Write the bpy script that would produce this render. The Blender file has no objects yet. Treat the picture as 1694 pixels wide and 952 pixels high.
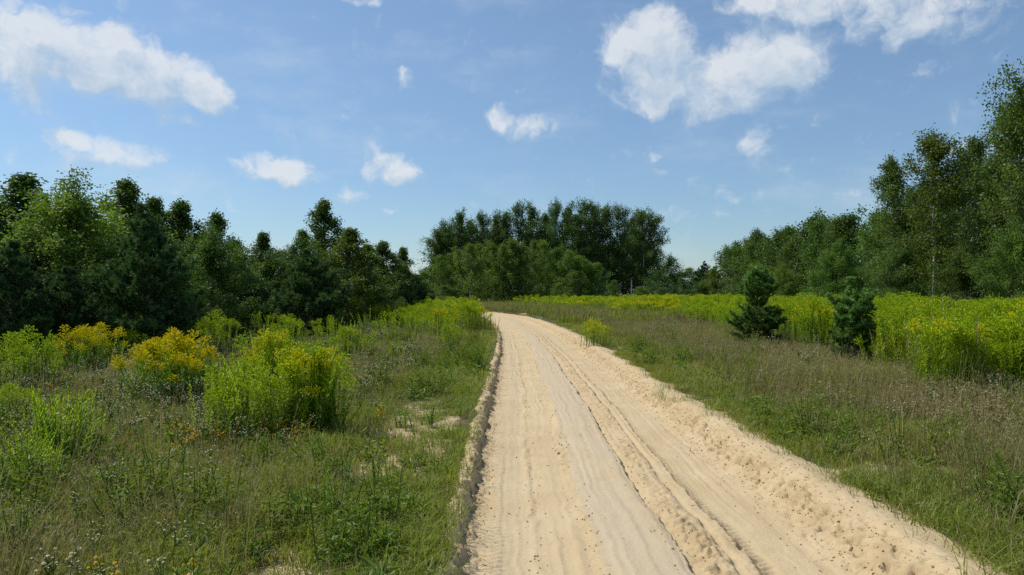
import bpy, math
import numpy as np

R = math.radians
scene = bpy.context.scene
COL = scene.collection

# ------------------------------------------------------------------ camera
CAM_H = 1.6
cam_data = bpy.data.cameras.new('camera')
cam_data.sensor_width = 36.0
cam_data.lens = 28.0
cam_data.clip_start = 0.05
cam_data.clip_end = 6000.0
camera = bpy.data.objects.new('camera', cam_data)
camera.location = (0.0, 0.0, CAM_H)
camera.rotation_euler = (R(90.0 + 0.52), 0.0, 0.0)
COL.objects.link(camera)
scene.camera = camera

# ------------------------------------------------------------------ render settings and exposure
scene.render.engine = 'CYCLES'
scene.view_settings.view_transform = 'Standard'
scene.view_settings.look = 'None'
scene.view_settings.gamma = 1.0
scene.view_settings.use_curve_mapping = False
scene.view_settings.exposure = 0.26
scene.cycles.max_bounces = 6
scene.cycles.diffuse_bounces = 3
scene.cycles.transmission_bounces = 4
scene.cycles.use_denoising = False

# ------------------------------------------------------------------ sun
SUN_EL = R(53.0)
SUN_AZ = R(-68.0)            # from +Y towards +X; negative is to the left of the road
sun_dir = np.array([math.sin(SUN_AZ) * math.cos(SUN_EL), math.cos(SUN_AZ) * math.cos(SUN_EL), math.sin(SUN_EL)])
sun_data = bpy.data.lights.new('sun', 'SUN')
sun_data.energy = 3.7
sun_data.angle = R(0.53)
sun_data.color = (1.0, 0.955, 0.87)
sun = bpy.data.objects.new('sun', sun_data)
from mathutils import Vector, Matrix, Euler
sun.rotation_euler = Vector(sun_dir).to_track_quat('Z', 'Y').to_euler()
COL.objects.link(sun)


# ------------------------------------------------------------------ node helper
class NT:
    def __init__(self, tree):
        self.t = tree
        self.n = tree.nodes
        self.l = tree.links

    def put(self, sock, v):
        if hasattr(v, 'is_output'):
            self.l.new(v, sock)
        elif v is not None:
            sock.default_value = v

    def math(self, op, a=None, b=None, c=None, clamp=False):
        n = self.n.new('ShaderNodeMath')
        n.operation = op
        n.use_clamp = clamp
        for s, v in zip(n.inputs, (a, b, c)):
            self.put(s, v)
        return n.outputs[0]

    def vec(self, op, a=None, b=None, c=None, out=0):
        n = self.n.new('ShaderNodeVectorMath')
        n.operation = op
        for s, v in zip(n.inputs, (a, b, c)):
            self.put(s, v)
        return n.outputs['Value'] if op in ('DOT_PRODUCT', 'LENGTH', 'DISTANCE') else n.outputs[out]

    def noise(self, vec=None, scale=5.0, detail=4.0, rough=0.5, out='Fac', dist=0.0):
        n = self.n.new('ShaderNodeTexNoise')
        n.inputs['Scale'].default_value = scale
        n.inputs['Detail'].default_value = detail
        n.inputs['Roughness'].default_value = rough
        n.inputs['Distortion'].default_value = dist
        if vec is not None:
            self.put(n.inputs['Vector'], vec)
        return n.outputs[out] if out in n.outputs else n.outputs[0]

    def ramp(self, v, a, b, lo=0.0, hi=1.0, smooth=True):
        n = self.n.new('ShaderNodeMapRange')
        n.interpolation_type = 'SMOOTHSTEP' if smooth else 'LINEAR'
        self.put(n.inputs[0], v)
        for k, x in zip((1, 2, 3, 4), (a, b, lo, hi)):
            self.put(n.inputs[k], x)
        return n.outputs[0]

    def mix(self, f, a, b, blend='MIX'):
        n = self.n.new('ShaderNodeMix')
        n.data_type = 'RGBA'
        n.blend_type = blend
        self.put(n.inputs[0], f)
        self.put(n.inputs[6], a if hasattr(a, 'is_output') else (*a, 1.0))
        self.put(n.inputs[7], b if hasattr(b, 'is_output') else (*b, 1.0))
        return n.outputs[2]

    def attr(self, name, kind='GEOMETRY', out='Fac'):
        n = self.n.new('ShaderNodeAttribute')
        n.attribute_type = kind
        n.attribute_name = name
        return n.outputs[out]

    def bump(self, h, strength=0.5, dist=0.01, normal=None):
        n = self.n.new('ShaderNodeBump')
        n.inputs['Strength'].default_value = strength
        n.inputs['Distance'].default_value = dist
        self.put(n.inputs['Height'], h)
        if normal is not None:
            self.put(n.inputs['Normal'], normal)
        return n.outputs[0]


# ------------------------------------------------------------------ sky with clouds
world = bpy.data.worlds.new('World')
scene.world = world
world.use_nodes = True
SKY_STRENGTH = 0.106


def pix_dir(px, py):
    x, z = (px - 847.0) / 1317.0, (488.0 - py) / 1317.0
    return math.atan(x), math.asin(z / math.sqrt(1 + x * x + z * z))


# px, py, rx, ry, weight: where each puff of cloud stands in the sky, measured as seen from the track
CLOUDS = [
    (1085, 55, 62, 48, 1.0), (1015, 68, 34, 30, .75), (1075, 115, 75, 55, .95), (1160, 140, 95, 50, .8), (1270, 120, 85, 55, .8),
    (1320, 105, 70, 42, .7), (1215, 92, 55, 32, .5), (1066, 177, 34, 17, .6), (1175, 185, 60, 22, .45),
    (1400, 15, 190, 52, .55), (1545, 30, 130, 52, .5), (1300, -10, 110, 40, .5), (1250, 5, 40, 20, .5),
    (18, 55, 85, 62, .9), (125, 75, 90, 62, .95), (205, 108, 85, 56, .95), (290, 138, 75, 42, .9), (350, 155, 46, 28, .85), (15, 120, 75, 60, .6), (60, 165, 60, 25, .35),
    (95, 220, 45, 20, .65), (150, 238, 60, 22, .7), (230, 258, 58, 19, .65), (140, 275, 110, 26, .3),
    (435, 270, 62, 25, .8), (490, 288, 55, 22, .7), (582, 320, 45, 14, .5), (640, 270, 48, 27, .85), (675, 290, 32, 14, .5),
    (822, 193, 26, 17, .7), (880, 212, 46, 18, .75), (1252, 228, 24, 26, .75), (1290, 270, 42, 24, .4),
    (1585, 240, 58, 26, .6), (662, 124, 22, 14, .36), (308, 200, 42, 12, .5), (1085, 262, 12, 8, .42), (1095, 293, 15, 10, .36),
    (646, 355, 17, 10, .45), (1400, 312, 32, 14, .45), (1200, 310, 70, 16, .33), (1130, 352, 60, 16, .33), (605, 0, 34, 9, .6),
    (190, 320, 110, 22, .28), (1530, 112, 48, 18, .35),
]


def cloud_group():
    g = bpy.data.node_groups.new('cloud_density', 'ShaderNodeTree')
    g.interface.new_socket('Angles', in_out='INPUT', socket_type='NodeSocketVector')
    g.interface.new_socket('Density', in_out='OUTPUT', socket_type='NodeSocketFloat')
    t = NT(g)
    gi = g.nodes.new('NodeGroupInput').outputs[0]
    go = g.nodes.new('NodeGroupOutput')
    w = t.noise(gi, 16.0, 3.0, 0.55, 'Color')
    w = t.vec('SUBTRACT', w, (0.5, 0.5, 0.5))
    p = t.vec('MULTIPLY_ADD', w, (0.055, 0.045, 0.0), gi)
    fine = t.noise(p, 32.0, 8.0, 0.62)
    total = None
    for px, py, rx, ry, s in CLOUDS:
        az, el = pix_dir(px, py)
        ax = rx / 1317.0 * math.cos(az) ** 2 * 1.3
        ay = ry / 1317.0 * math.cos(az) * 1.3
        q = t.vec('MULTIPLY_ADD', p, (1 / ax, 1 / ay, 0.0), (-az / ax, -el / ay, 0.0))
        d = t.vec('DOT_PRODUCT', q, q)
        b = t.math('MULTIPLY_ADD', d, -s, s, clamp=True)
        total = b if total is None else t.math('ADD', total, b)
    # the same sort of sky goes on all round, outside the part the photograph shows
    sep = g.nodes.new('ShaderNodeSeparateXYZ')
    g.links.new(gi, sep.inputs[0])
    out_az = t.ramp(t.math('ABSOLUTE', sep.outputs[0]), 0.62, 0.85)
    out_el = t.ramp(sep.outputs[1], 0.40, 0.60)
    outside = t.math('MAXIMUM', out_az, out_el)
    big = t.ramp(t.noise(t.vec('MULTIPLY', gi, (1.0, 1.9, 1.0)), 3.2, 2.0, 0.5), 0.50, 0.72)
    total = t.math('MULTIPLY_ADD', t.math('MULTIPLY', outside, big), 0.8, total)
    total = t.math('MINIMUM', total, 1.15)
    dens = t.math('MULTIPLY_ADD', t.math('SUBTRACT', fine, 0.56), 2.2, total)
    g.links.new(dens, go.inputs[0])
    return g


def build_world():
    t = NT(world.node_tree)
    t.n.clear()
    out = t.n.new('ShaderNodeOutputWorld')
    bg = t.n.new('ShaderNodeBackground')
    bg.inputs['Strength'].default_value = SKY_STRENGTH
    t.l.new(bg.outputs[0], out.inputs[0])
    sky = t.n.new('ShaderNodeTexSky')
    sky.sky_type = 'NISHITA'
    sky.sun_disc = False
    sky.sun_elevation = SUN_EL
    sky.sun_rotation = SUN_AZ
    sky.altitude = 150.0
    sky.air_density = 1.0
    sky.dust_density = 0.3
    sky.ozone_density = 2.6
    coord = t.n.new('ShaderNodeTexCoord').outputs['Generated']
    sep = t.n.new('ShaderNodeSeparateXYZ')
    t.l.new(coord, sep.inputs[0])
    az = t.math('ARCTAN2', sep.outputs[0], sep.outputs[1])
    el = t.math('ARCSINE', sep.outputs[2])
    cb = t.n.new('ShaderNodeCombineXYZ')
    t.l.new(az, cb.inputs[0])
    t.l.new(el, cb.inputs[1])
    ang = cb.outputs[0]
    grp = cloud_group()
    g1 = t.n.new('ShaderNodeGroup')
    g1.node_tree = grp
    t.l.new(ang, g1.inputs[0])
    g2 = t.n.new('ShaderNodeGroup')
    g2.node_tree = grp
    t.l.new(t.vec('ADD', ang, (-0.016, 0.028, 0.0)), g2.inputs[0])
    d1, d2 = g1.outputs[0], g2.outputs[0]
    base = t.mix(t.ramp(sep.outputs[2], -0.02, 0.40), (0.63, 0.735, 0.83), (0.97, 1.0, 0.98))
    sky_col = t.mix(1.0, sky.outputs[0], base, 'MULTIPLY')
    veil = t.ramp(t.noise(t.vec('MULTIPLY', ang, (1.0, 2.4, 1.0)), 5.5, 5.0, 0.62), 0.46, 0.80, 0.0, 0.32)
    sky_col = t.mix(veil, sky_col, (5.2, 5.8, 6.4))
    alpha = t.ramp(d1, 0.0, 0.98)
    alpha = t.math('MULTIPLY', alpha, t.ramp(sep.outputs[2], 0.0, 0.10))
    alpha = t.math('MULTIPLY', alpha, 0.86)
    lit = t.math('MULTIPLY_ADD', t.math('SUBTRACT', d1, d2), 0.80, 0.44, clamp=True)
    thick = t.ramp(d1, 0.3, 1.5)
    lit = t.math('MULTIPLY_ADD', thick, -0.22, lit, clamp=True)
    ccol = t.mix(lit, (3.5, 4.5, 5.6), (6.4, 6.6, 6.8))
    col = t.mix(alpha, sky_col, ccol)
    t.l.new(col, bg.inputs['Color'])
    world.cycles.sampling_method = 'MANUAL'
    world.cycles.sample_map_resolution = 512


build_world()


# ------------------------------------------------------------------ numpy noise
_tab = np.random.default_rng(11).random((256, 256))


def vnoise(x, y):
    xi, yi = np.floor(x).astype(int), np.floor(y).astype(int)
    fx, fy = x - xi, y - yi
    fx, fy = fx * fx * (3 - 2 * fx), fy * fy * (3 - 2 * fy)
    a = _tab[yi & 255, xi & 255]
    b = _tab[yi & 255, (xi + 1) & 255]
    c = _tab[(yi + 1) & 255, xi & 255]
    d = _tab[(yi + 1) & 255, (xi + 1) & 255]
    return (a * (1 - fx) + b * fx) * (1 - fy) + (c * (1 - fx) + d * fx) * fy


def fbm(x, y, octaves=4, gain=0.5):
    x, y = np.asarray(x, float), np.asarray(y, float)
    s, a, n = 0.0, 1.0, 0.0
    for k in range(octaves):
        s = s + a * (vnoise(x + 17.3 * k, y - 9.1 * k) - 0.5)
        n += a
        a *= gain
        x, y = x * 2.03, y * 2.03
    return 2.0 * s / n


def sstep(a, b, x):
    t = np.clip((x - a) / (b - a), 0, 1)
    return t * t * (3 - 2 * t)


# ------------------------------------------------------------------ mesh building
class Geo:
    """collects quads and triangles with a material slot and a tint per vertex; build() makes ONE mesh"""

    def __init__(self):
        self.V, self.Q, self.T = [], [], []
        self.qm, self.tm, self.tint = [], [], []
        self.n = 0

    def _push(self, v, tint):
        v = np.asarray(v, np.float32).reshape(-1, 3)
        self.V.append(v)
        self.tint.append(np.broadcast_to(np.asarray(tint, np.float32), (len(v),)).copy())
        b = self.n
        self.n += len(v)
        return b

    def quads(self, v4, mat=0, tint=0.5):
        v4 = np.asarray(v4, np.float32)
        k = len(v4)
        if np.ndim(tint) == 1:
            tint = np.repeat(tint, 4)
        b = self._push(v4, tint)
        self.Q.append(np.arange(4 * k).reshape(k, 4) + b)
        self.qm.append(np.full(k, mat))

    def tris(self, v3, mat=0, tint=0.5):
        v3 = np.asarray(v3, np.float32)
        k = len(v3)
        if np.ndim(tint) == 1:
            tint = np.repeat(tint, 3)
        b = self._push(v3, tint)
        self.T.append(np.arange(3 * k).reshape(k, 3) + b)
        self.tm.append(np.full(k, mat))

    def tube(self, pts, rad, sides=5, mat=0, tint=0.5):
        pts = np.asarray(pts, float)
        rad = np.broadcast_to(np.asarray(rad, float), (len(pts),))
        d = np.gradient(pts, axis=0)
        d /= np.linalg.norm(d, axis=1, keepdims=True) + 1e-9
        ref = np.array([0.31, 0.95, 0.05]) if abs(d[0, 2]) > 0.5 else np.array([0.05, 0.1, 1.0])
        s = np.cross(d, ref)
        s /= np.linalg.norm(s, axis=1, keepdims=True) + 1e-9
        u = np.cross(s, d)
        a = np.arange(sides) * 2 * np.pi / sides
        ring = pts[:, None] + rad[:, None, None] * (np.cos(a)[None, :, None] * s[:, None] + np.sin(a)[None, :, None] * u[:, None])
        k = len(pts)
        b = self._push(ring, tint)
        i, j = np.meshgrid(np.arange(k - 1), np.arange(sides), indexing='ij')
        j2 = (j + 1) % sides
        f = np.stack([i * sides + j, i * sides + j2, (i + 1) * sides + j2, (i + 1) * sides + j], -1).reshape(-1, 4) + b
        self.Q.append(f)
        self.qm.append(np.full(len(f), mat))

    def raw(self, v, quads=None, tris=None, mat=0, tint=0.5):
        b = self._push(v, tint)
        if quads is not None and len(quads):
            self.Q.append(np.asarray(quads) + b)
            self.qm.append(np.full(len(quads), mat))
        if tris is not None and len(tris):
            self.T.append(np.asarray(tris) + b)
            self.tm.append(np.full(len(tris), mat))

    def merge(self, other, M, dtint=0.0):
        M = np.asarray(M, float)
        v = np.concatenate(other.V) @ M[:3, :3].T + M[:3, 3]
        b = self._push(v, np.clip(np.concatenate(other.tint) + dtint, 0, 1))
        for q, m in zip(other.Q, other.qm):
            self.Q.append(q + b)
            self.qm.append(m)
        for q, m in zip(other.T, other.tm):
            self.T.append(q + b)
            self.tm.append(m)

    def mesh(self, name, mats, smooth=False, attrs=None):
        V = np.concatenate(self.V).astype(np.float32)
        Q = np.concatenate(self.Q) if self.Q else np.zeros((0, 4), int)
        T = np.concatenate(self.T) if self.T else np.zeros((0, 3), int)
        me = bpy.data.meshes.new(name)
        me.vertices.add(len(V))
        me.vertices.foreach_set('co', V.ravel())
        loops = np.concatenate([Q.ravel(), T.ravel()]).astype(np.int32)
        me.loops.add(len(loops))
        me.loops.foreach_set('vertex_index', loops)
        nq, nt = len(Q), len(T)
        me.polygons.add(nq + nt)
        st = np.concatenate([np.arange(nq) * 4, nq * 4 + np.arange(nt) * 3]).astype(np.int32)
        me.polygons.foreach_set('loop_start', st)
        mi = np.concatenate([np.concatenate(self.qm) if self.qm else np.zeros(0), np.concatenate(self.tm) if self.tm else np.zeros(0)]).astype(np.int32)
        me.polygons.foreach_set('material_index', mi)
        me.polygons.foreach_set('use_smooth', np.full(nq + nt, smooth))
        at = me.attributes.new('tint', 'FLOAT', 'POINT')
        at.data.foreach_set('value', np.concatenate(self.tint).astype(np.float32))
        for k, v in (attrs or {}).items():
            a = me.attributes.new(k, 'FLOAT', 'POINT')
            a.data.foreach_set('value', np.asarray(v, np.float32).ravel())
        for m in (mats if isinstance(mats, (list, tuple)) else [mats]):
            me.materials.append(m)
        me.update(calc_edges=True)
        me.validate()
        return me


def link(name, me, parent=None, loc=(0, 0, 0), rot=(0, 0, 0), scale=(1, 1, 1)):
    o = bpy.data.objects.new(name, me)
    COL.objects.link(o)
    o.location, o.rotation_euler, o.scale = loc, rot, scale
    if parent is not None:
        o.parent = parent
    return o


def thing(name, label, cat, loc=(0, 0, 0), rz=0.0, scale=(1, 1, 1), group=None, me=None):
    o = link(name, me, None, loc, (0, 0, rz), scale)
    if me is None:
        o.empty_display_size = 0.2
    o['label'], o['category'] = label, cat
    if group:
        o['group'] = group
    return o


# ------------------------------------------------------------------ materials
def new_mat(name):
    m = bpy.data.materials.new(name)
    m.use_nodes = True
    t = NT(m.node_tree)
    t.n.clear()
    out = t.n.new('ShaderNodeOutputMaterial')
    return m, t, out


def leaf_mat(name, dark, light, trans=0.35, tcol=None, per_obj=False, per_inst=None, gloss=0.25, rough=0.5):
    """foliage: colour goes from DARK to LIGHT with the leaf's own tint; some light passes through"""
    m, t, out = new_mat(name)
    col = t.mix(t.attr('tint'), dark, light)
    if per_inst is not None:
        col = t.mix(t.attr('itint', 'INSTANCER'), col, t.mix(0.75, col, per_inst))
    if per_obj:
        oi = t.n.new('ShaderNodeObjectInfo')
        col = t.mix(1.0, col, oi.outputs['Color'], 'MULTIPLY')
    p = t.n.new('ShaderNodeBsdfPrincipled')
    t.l.new(col, p.inputs['Base Color'])
    p.inputs['Roughness'].default_value = rough
    p.inputs['Specular IOR Level'].default_value = gloss
    tr = t.n.new('ShaderNodeBsdfTranslucent')
    tc = t.mix(1.0, col, tcol or (1.5, 1.45, 0.6), 'MULTIPLY')
    t.l.new(tc, tr.inputs['Color'])
    mx = t.n.new('ShaderNodeMixShader')
    mx.inputs[0].default_value = trans
    t.l.new(p.outputs[0], mx.inputs[1])
    t.l.new(tr.outputs[0], mx.inputs[2])
    t.l.new(mx.outputs[0], out.inputs[0])
    return m


def plain_mat(name, col, rough=0.9, spec=0.1):
    m, t, out = new_mat(name)
    p = t.n.new('ShaderNodeBsdfPrincipled')
    co = t.n.new('ShaderNodeTexCoord').outputs['Object']
    c = t.mix(t.ramp(t.noise(co, 9.0, 5.0, 0.6), 0.3, 0.7), tuple(0.75 * x for x in col), tuple(min(1, 1.15 * x) for x in col))
    t.l.new(c, p.inputs['Base Color'])
    p.inputs['Roughness'].default_value = rough
    p.inputs['Specular IOR Level'].default_value = spec
    t.l.new(p.outputs[0], out.inputs[0])
    return m


def sand_nodes(t, crust=None):
    geo = t.n.new('ShaderNodeNewGeometry').outputs['Position']
    n1 = t.noise(geo, 1.3, 5.0, 0.6)
    n2 = t.noise(geo, 14.0, 5.0, 0.65)
    n3 = t.noise(geo, 160.0, 3.0, 0.7)
    col = t.mix(t.ramp(n1, 0.35, 0.68), (0.495, 0.378, 0.218), (0.54, 0.426, 0.258))
    if crust is not None:
        col = t.mix(t.math('MULTIPLY', crust, 0.75), col, (0.475, 0.395, 0.280))
    col = t.mix(t.math('MULTIPLY', t.ramp(n2, 0.48, 0.75), 0.35), col, (0.50, 0.375, 0.23))
    col = t.mix(t.math('MULTIPLY', t.ramp(n3, 0.5, 0.78), 0.45), col, (0.40, 0.305, 0.20))
    return col, geo, n2, n3


def build_sand_mat():
    m, t, out = new_mat('sand')
    crust = t.attr('crust')
    col, geo, n2, n3 = sand_nodes(t, crust)
    col = t.mix(t.math('MULTIPLY', t.attr('brown_tone'), 0.75), col, (0.37, 0.262, 0.14))
    p = t.n.new('ShaderNodeBsdfPrincipled')
    t.l.new(col, p.inputs['Base Color'])
    p.inputs['Roughness'].default_value = 0.95
    p.inputs['Specular IOR Level'].default_value = 0.08
    soft = t.math('MULTIPLY_ADD', crust, -0.6, 1.0)
    b = t.bump(t.noise(geo, 42.0, 4.0, 0.6), 0.55, 0.012)
    b = t.bump(t.math('MULTIPLY', t.noise(geo, 240.0, 2.0, 0.6), soft), 0.5, 0.003, b)
    t.l.new(b, p.inputs['Normal'])
    t.l.new(p.outputs[0], out.inputs[0])
    return m


def build_ground_mat():
    m, t, out = new_mat('meadow_soil')
    scol, geo, n2, n3 = sand_nodes(t)
    a = t.noise(geo, 0.55, 4.0, 0.6)
    b = t.noise(geo, 7.0, 6.0, 0.7)
    c = t.noise(geo, 60.0, 4.0, 0.7)
    thatch = t.mix(t.ramp(b, 0.35, 0.65), (0.060, 0.050, 0.028), (0.135, 0.112, 0.062))
    thatch = t.mix(t.math('MULTIPLY', t.ramp(a, 0.42, 0.6), 0.7), thatch, (0.060, 0.085, 0.024))
    thatch = t.mix(t.math('MULTIPLY', t.ramp(c, 0.5, 0.72), 0.5), thatch, (0.22, 0.18, 0.10))
    s = t.attr('sandy')
    s = t.ramp(t.math('MULTIPLY_ADD', t.math('SUBTRACT', b, 0.5), 1.0, s), 0.35, 0.62)
    col = t.mix(s, thatch, scol)
    p = t.n.new('ShaderNodeBsdfPrincipled')
    t.l.new(col, p.inputs['Base Color'])
    p.inputs['Roughness'].default_value = 1.0
    p.inputs['Specular IOR Level'].default_value = 0.05
    t.l.new(t.bump(t.noise(geo, 35.0, 5.0, 0.7), 0.8, 0.03), p.inputs['Normal'])
    t.l.new(p.outputs[0], out.inputs[0])
    return m


def build_bark_mat(name, pale, dark, scale):
    m, t, out = new_mat(name)
    co = t.n.new('ShaderNodeTexCoord').outputs['Object']
    v = t.vec('MULTIPLY', co, (1.0, 1.0, 3.5))
    n = t.noise(v, scale, 5.0, 0.65)
    w = t.ramp(n, 0.50, 0.60)
    base = t.mix(w, pale, dark)
    col = t.mix(t.attr('tint'), (0.055, 0.042, 0.032), base)
    p = t.n.new('ShaderNodeBsdfPrincipled')
    t.l.new(col, p.inputs['Base Color'])
    p.inputs['Roughness'].default_value = 0.85
    p.inputs['Specular IOR Level'].default_value = 0.15
    t.l.new(t.bump(n, 0.4, 0.01), p.inputs['Normal'])
    t.l.new(p.outputs[0], out.inputs[0])
    return m


M_SAND = build_sand_mat()
M_GROUND = build_ground_mat()
M_BIRCH_BARK = build_bark_mat('birch_bark', (0.52, 0.49, 0.44), (0.06, 0.05, 0.045), 6.0)
M_PINE_BARK = build_bark_mat('pine_bark', (0.16, 0.10, 0.06), (0.07, 0.045, 0.03), 9.0)
M_BIRCH = leaf_mat('birch_leaf', (0.038, 0.082, 0.017), (0.115, 0.190, 0.036), 0.38, per_obj=True, gloss=0.3)
M_NEEDLE = leaf_mat('pine_needle', (0.028, 0.066, 0.022), (0.085, 0.155, 0.046), 0.20, per_obj=True, gloss=0.25)
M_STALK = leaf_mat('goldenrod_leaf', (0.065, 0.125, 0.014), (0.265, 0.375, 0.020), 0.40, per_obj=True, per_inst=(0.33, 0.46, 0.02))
M_PLUME = leaf_mat('goldenrod_plume', (0.36, 0.45, 0.012), (0.72, 0.64, 0.010), 0.30, (1.2, 1.1, 0.5), per_obj=True, gloss=0.1)
M_BUD = leaf_mat('goldenrod_bud', (0.22, 0.37, 0.016), (0.44, 0.54, 0.018), 0.30, (1.2, 1.15, 0.5), per_obj=True, gloss=0.1)
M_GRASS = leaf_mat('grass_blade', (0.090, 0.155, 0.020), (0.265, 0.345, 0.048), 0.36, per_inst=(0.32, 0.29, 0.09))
M_DRY = leaf_mat('dry_grass_blade', (0.120, 0.105, 0.040), (0.46, 0.39, 0.185), 0.28, (1.2, 1.1, 0.8), per_inst=(0.19, 0.21, 0.055))
M_WEED = leaf_mat('weed_leaf', (0.060, 0.120, 0.018), (0.170, 0.270, 0.034), 0.36, per_obj=True, per_inst=(0.20, 0.24, 0.03))
M_WHITE = leaf_mat('white_petal', (0.46, 0.42, 0.18), (0.64, 0.63, 0.50), 0.2, (1, 1, 1), gloss=0.1)
M_YELLOW = leaf_mat('yellow_petal', (0.55, 0.26, 0.01), (0.75, 0.48, 0.01), 0.2, (1, 1, 1), gloss=0.1)
M_STICK = plain_mat('dead_wood', (0.42, 0.36, 0.28))
M_LITTER = leaf_mat('dead_leaf', (0.05, 0.038, 0.022), (0.20, 0.15, 0.07), 0.1)
M_WALL = plain_mat('house_plaster', (0.66, 0.64, 0.58))
M_ROOF = plain_mat('metal_roof', (0.45, 0.46, 0.46), 0.5, 0.4)
M_PANE = plain_mat('window_pane', (0.05, 0.06, 0.07), 0.1, 0.5)
M_DOOR = plain_mat('door_paint', (0.20, 0.12, 0.07), 0.6)


# ------------------------------------------------------------------ the lie of the land
def road_shift(y):
    y = np.asarray(y, float)
    return -0.00115 * np.clip(y - 21, 0, None) ** 2 - 0.004 * np.clip(y - 52, 0, None) ** 2


ROAD_L = -0.39
ROAD_W = 3.12


def ground_z(x, y):
    x, y = np.asarray(x, float), np.asarray(y, float)
    u = x - ROAD_L - road_shift(np.clip(y, -60, 95))
    away = sstep(0.0, 3.0, np.maximum(-u - 0.2, u - ROAD_W - 0.1))
    z = away * (0.10 * fbm(x * 0.16, y * 0.16, 3) + 0.05 * fbm(x * 0.7 + 5, y * 0.7, 3))
    z = z + 0.012 * fbm(x * 3.0, y * 3.0 + 9, 3)
    return z


def sandy_mask(x, y):
    """how bare and sandy the verge is: 1 beside the track, patches in the left verge, one bare spot by the small pine"""
    u = x - ROAD_L - road_shift(np.clip(y, -60, 95))
    dl, dr = -u, u - ROAD_W
    n = fbm(x * 1.1 + 3, y * 1.1, 4)
    edge = np.maximum(1 - sstep(0.0, 0.14 + .12 * n, dl), 0) * (dl > -1) * (u < 1)
    edge_r = (1 - sstep(0.0, 0.22 + 0.6 * n, dr)) * (u > 1)
    patch = sstep(0.0, 0.30, n + 0.12) * sstep(0.1, 0.35, dl) * (1 - sstep(1.0, 1.7, dl)) * (1 - sstep(9, 17, y))
    spot = sstep(0.2, 0.75, 1 - np.hypot((x - 6.5) / 2.2, (y - 14.2) / 1.3)) * 0.9
    spot2 = sstep(0.2, 0.75, 1 - np.hypot((x - 5.6) / 1.0, (y - 10.6) / 0.5)) * 0.6
    return np.clip(np.maximum.reduce([edge, edge_r, patch * 0.62, spot, spot2]), 0, 1)


def build_ground():
    def axis(segs):
        out = []
        for a, b, s in segs:
            out.append(np.arange(a, b, s))
        return np.concatenate(out + [np.array([segs[-1][1]])])
    xr = [0.0]
    s = 0.05
    while xr[-1] < 2500:
        s = 0.06 if xr[-1] < 7 else s * 1.055
        xr.append(xr[-1] + s)
    xr = np.array(xr)
    X = np.concatenate([-xr[:0:-1], xr]) + 0.9
    yf = [3.0]
    while yf[-1] < 4000:
        yf.append(yf[-1] + max(0.06, 0.011 * yf[-1]) * (1.0 if yf[-1] < 200 else 6.0))
    yb = [3.0]
    s = 0.2
    while yb[-1] > -1500:
        yb.append(yb[-1] - s)
        s *= 1.25
    Y = np.concatenate([np.array(yb[:0:-1]), np.array(yf)])
    gx, gy = np.meshgrid(X, Y)
    z = ground_z(gx, gy)
    u = gx - ROAD_L - road_shift(np.clip(gy, -60, 95))
    inside = sstep(0.0, 0.14, np.minimum(u, ROAD_W - u - .12)) * (gy < 96)
    z = z - 0.45 * inside
    nx, ny = len(X), len(Y)
    i, j = np.meshgrid(np.arange(ny - 1), np.arange(nx - 1), indexing='ij')
    q = np.stack([i * nx + j, i * nx + j + 1, (i + 1) * nx + j + 1, (i + 1) * nx + j], -1).reshape(-1, 4)
    g = Geo()
    g.raw(np.stack([gx, gy, z], -1), q)
    me = g.mesh('ground', M_GROUND, smooth=True, attrs={'sandy': sandy_mask(gx, gy)})
    o = link('ground', me)
    o['kind'] = 'structure'
    o['label'] = 'rough meadow ground with thatch, moss and bare sandy patches'
    return o


build_ground()

PROFILE = np.array([
    (-.40, -.20), (-.24, -.09), (-.12, -.018), (-.06, .020), (-.02, .028), (.025, .0), (.06, -.09), (.12, -.114), (.20, -.126), (.50, -.128), (.545, -.112), (.60, -.117), (.75, -.106),
    (.90, -.097), (.945, -.080), (1.05, -.068), (1.25, -.058), (1.44, -.056), (1.485, -.062), (1.51, -.122), (1.55, -.112), (1.63, -.092), (1.73, -.084), (1.78, -.092), (1.805, -.128),
    (1.86, -.118), (1.93, -.112), (1.955, -.145), (2.06, -.150), (2.42, -.152), (2.52, -.128), (2.64, -.07), (2.78, .0), (2.90, .035), (2.98, .040), (3.06, .028), (3.18, .006), (3.36, -.02), (3.65, -.12)])
PROFILE_U, PROFILE_Z = PROFILE[:, 0], PROFILE[:, 1]


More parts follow.
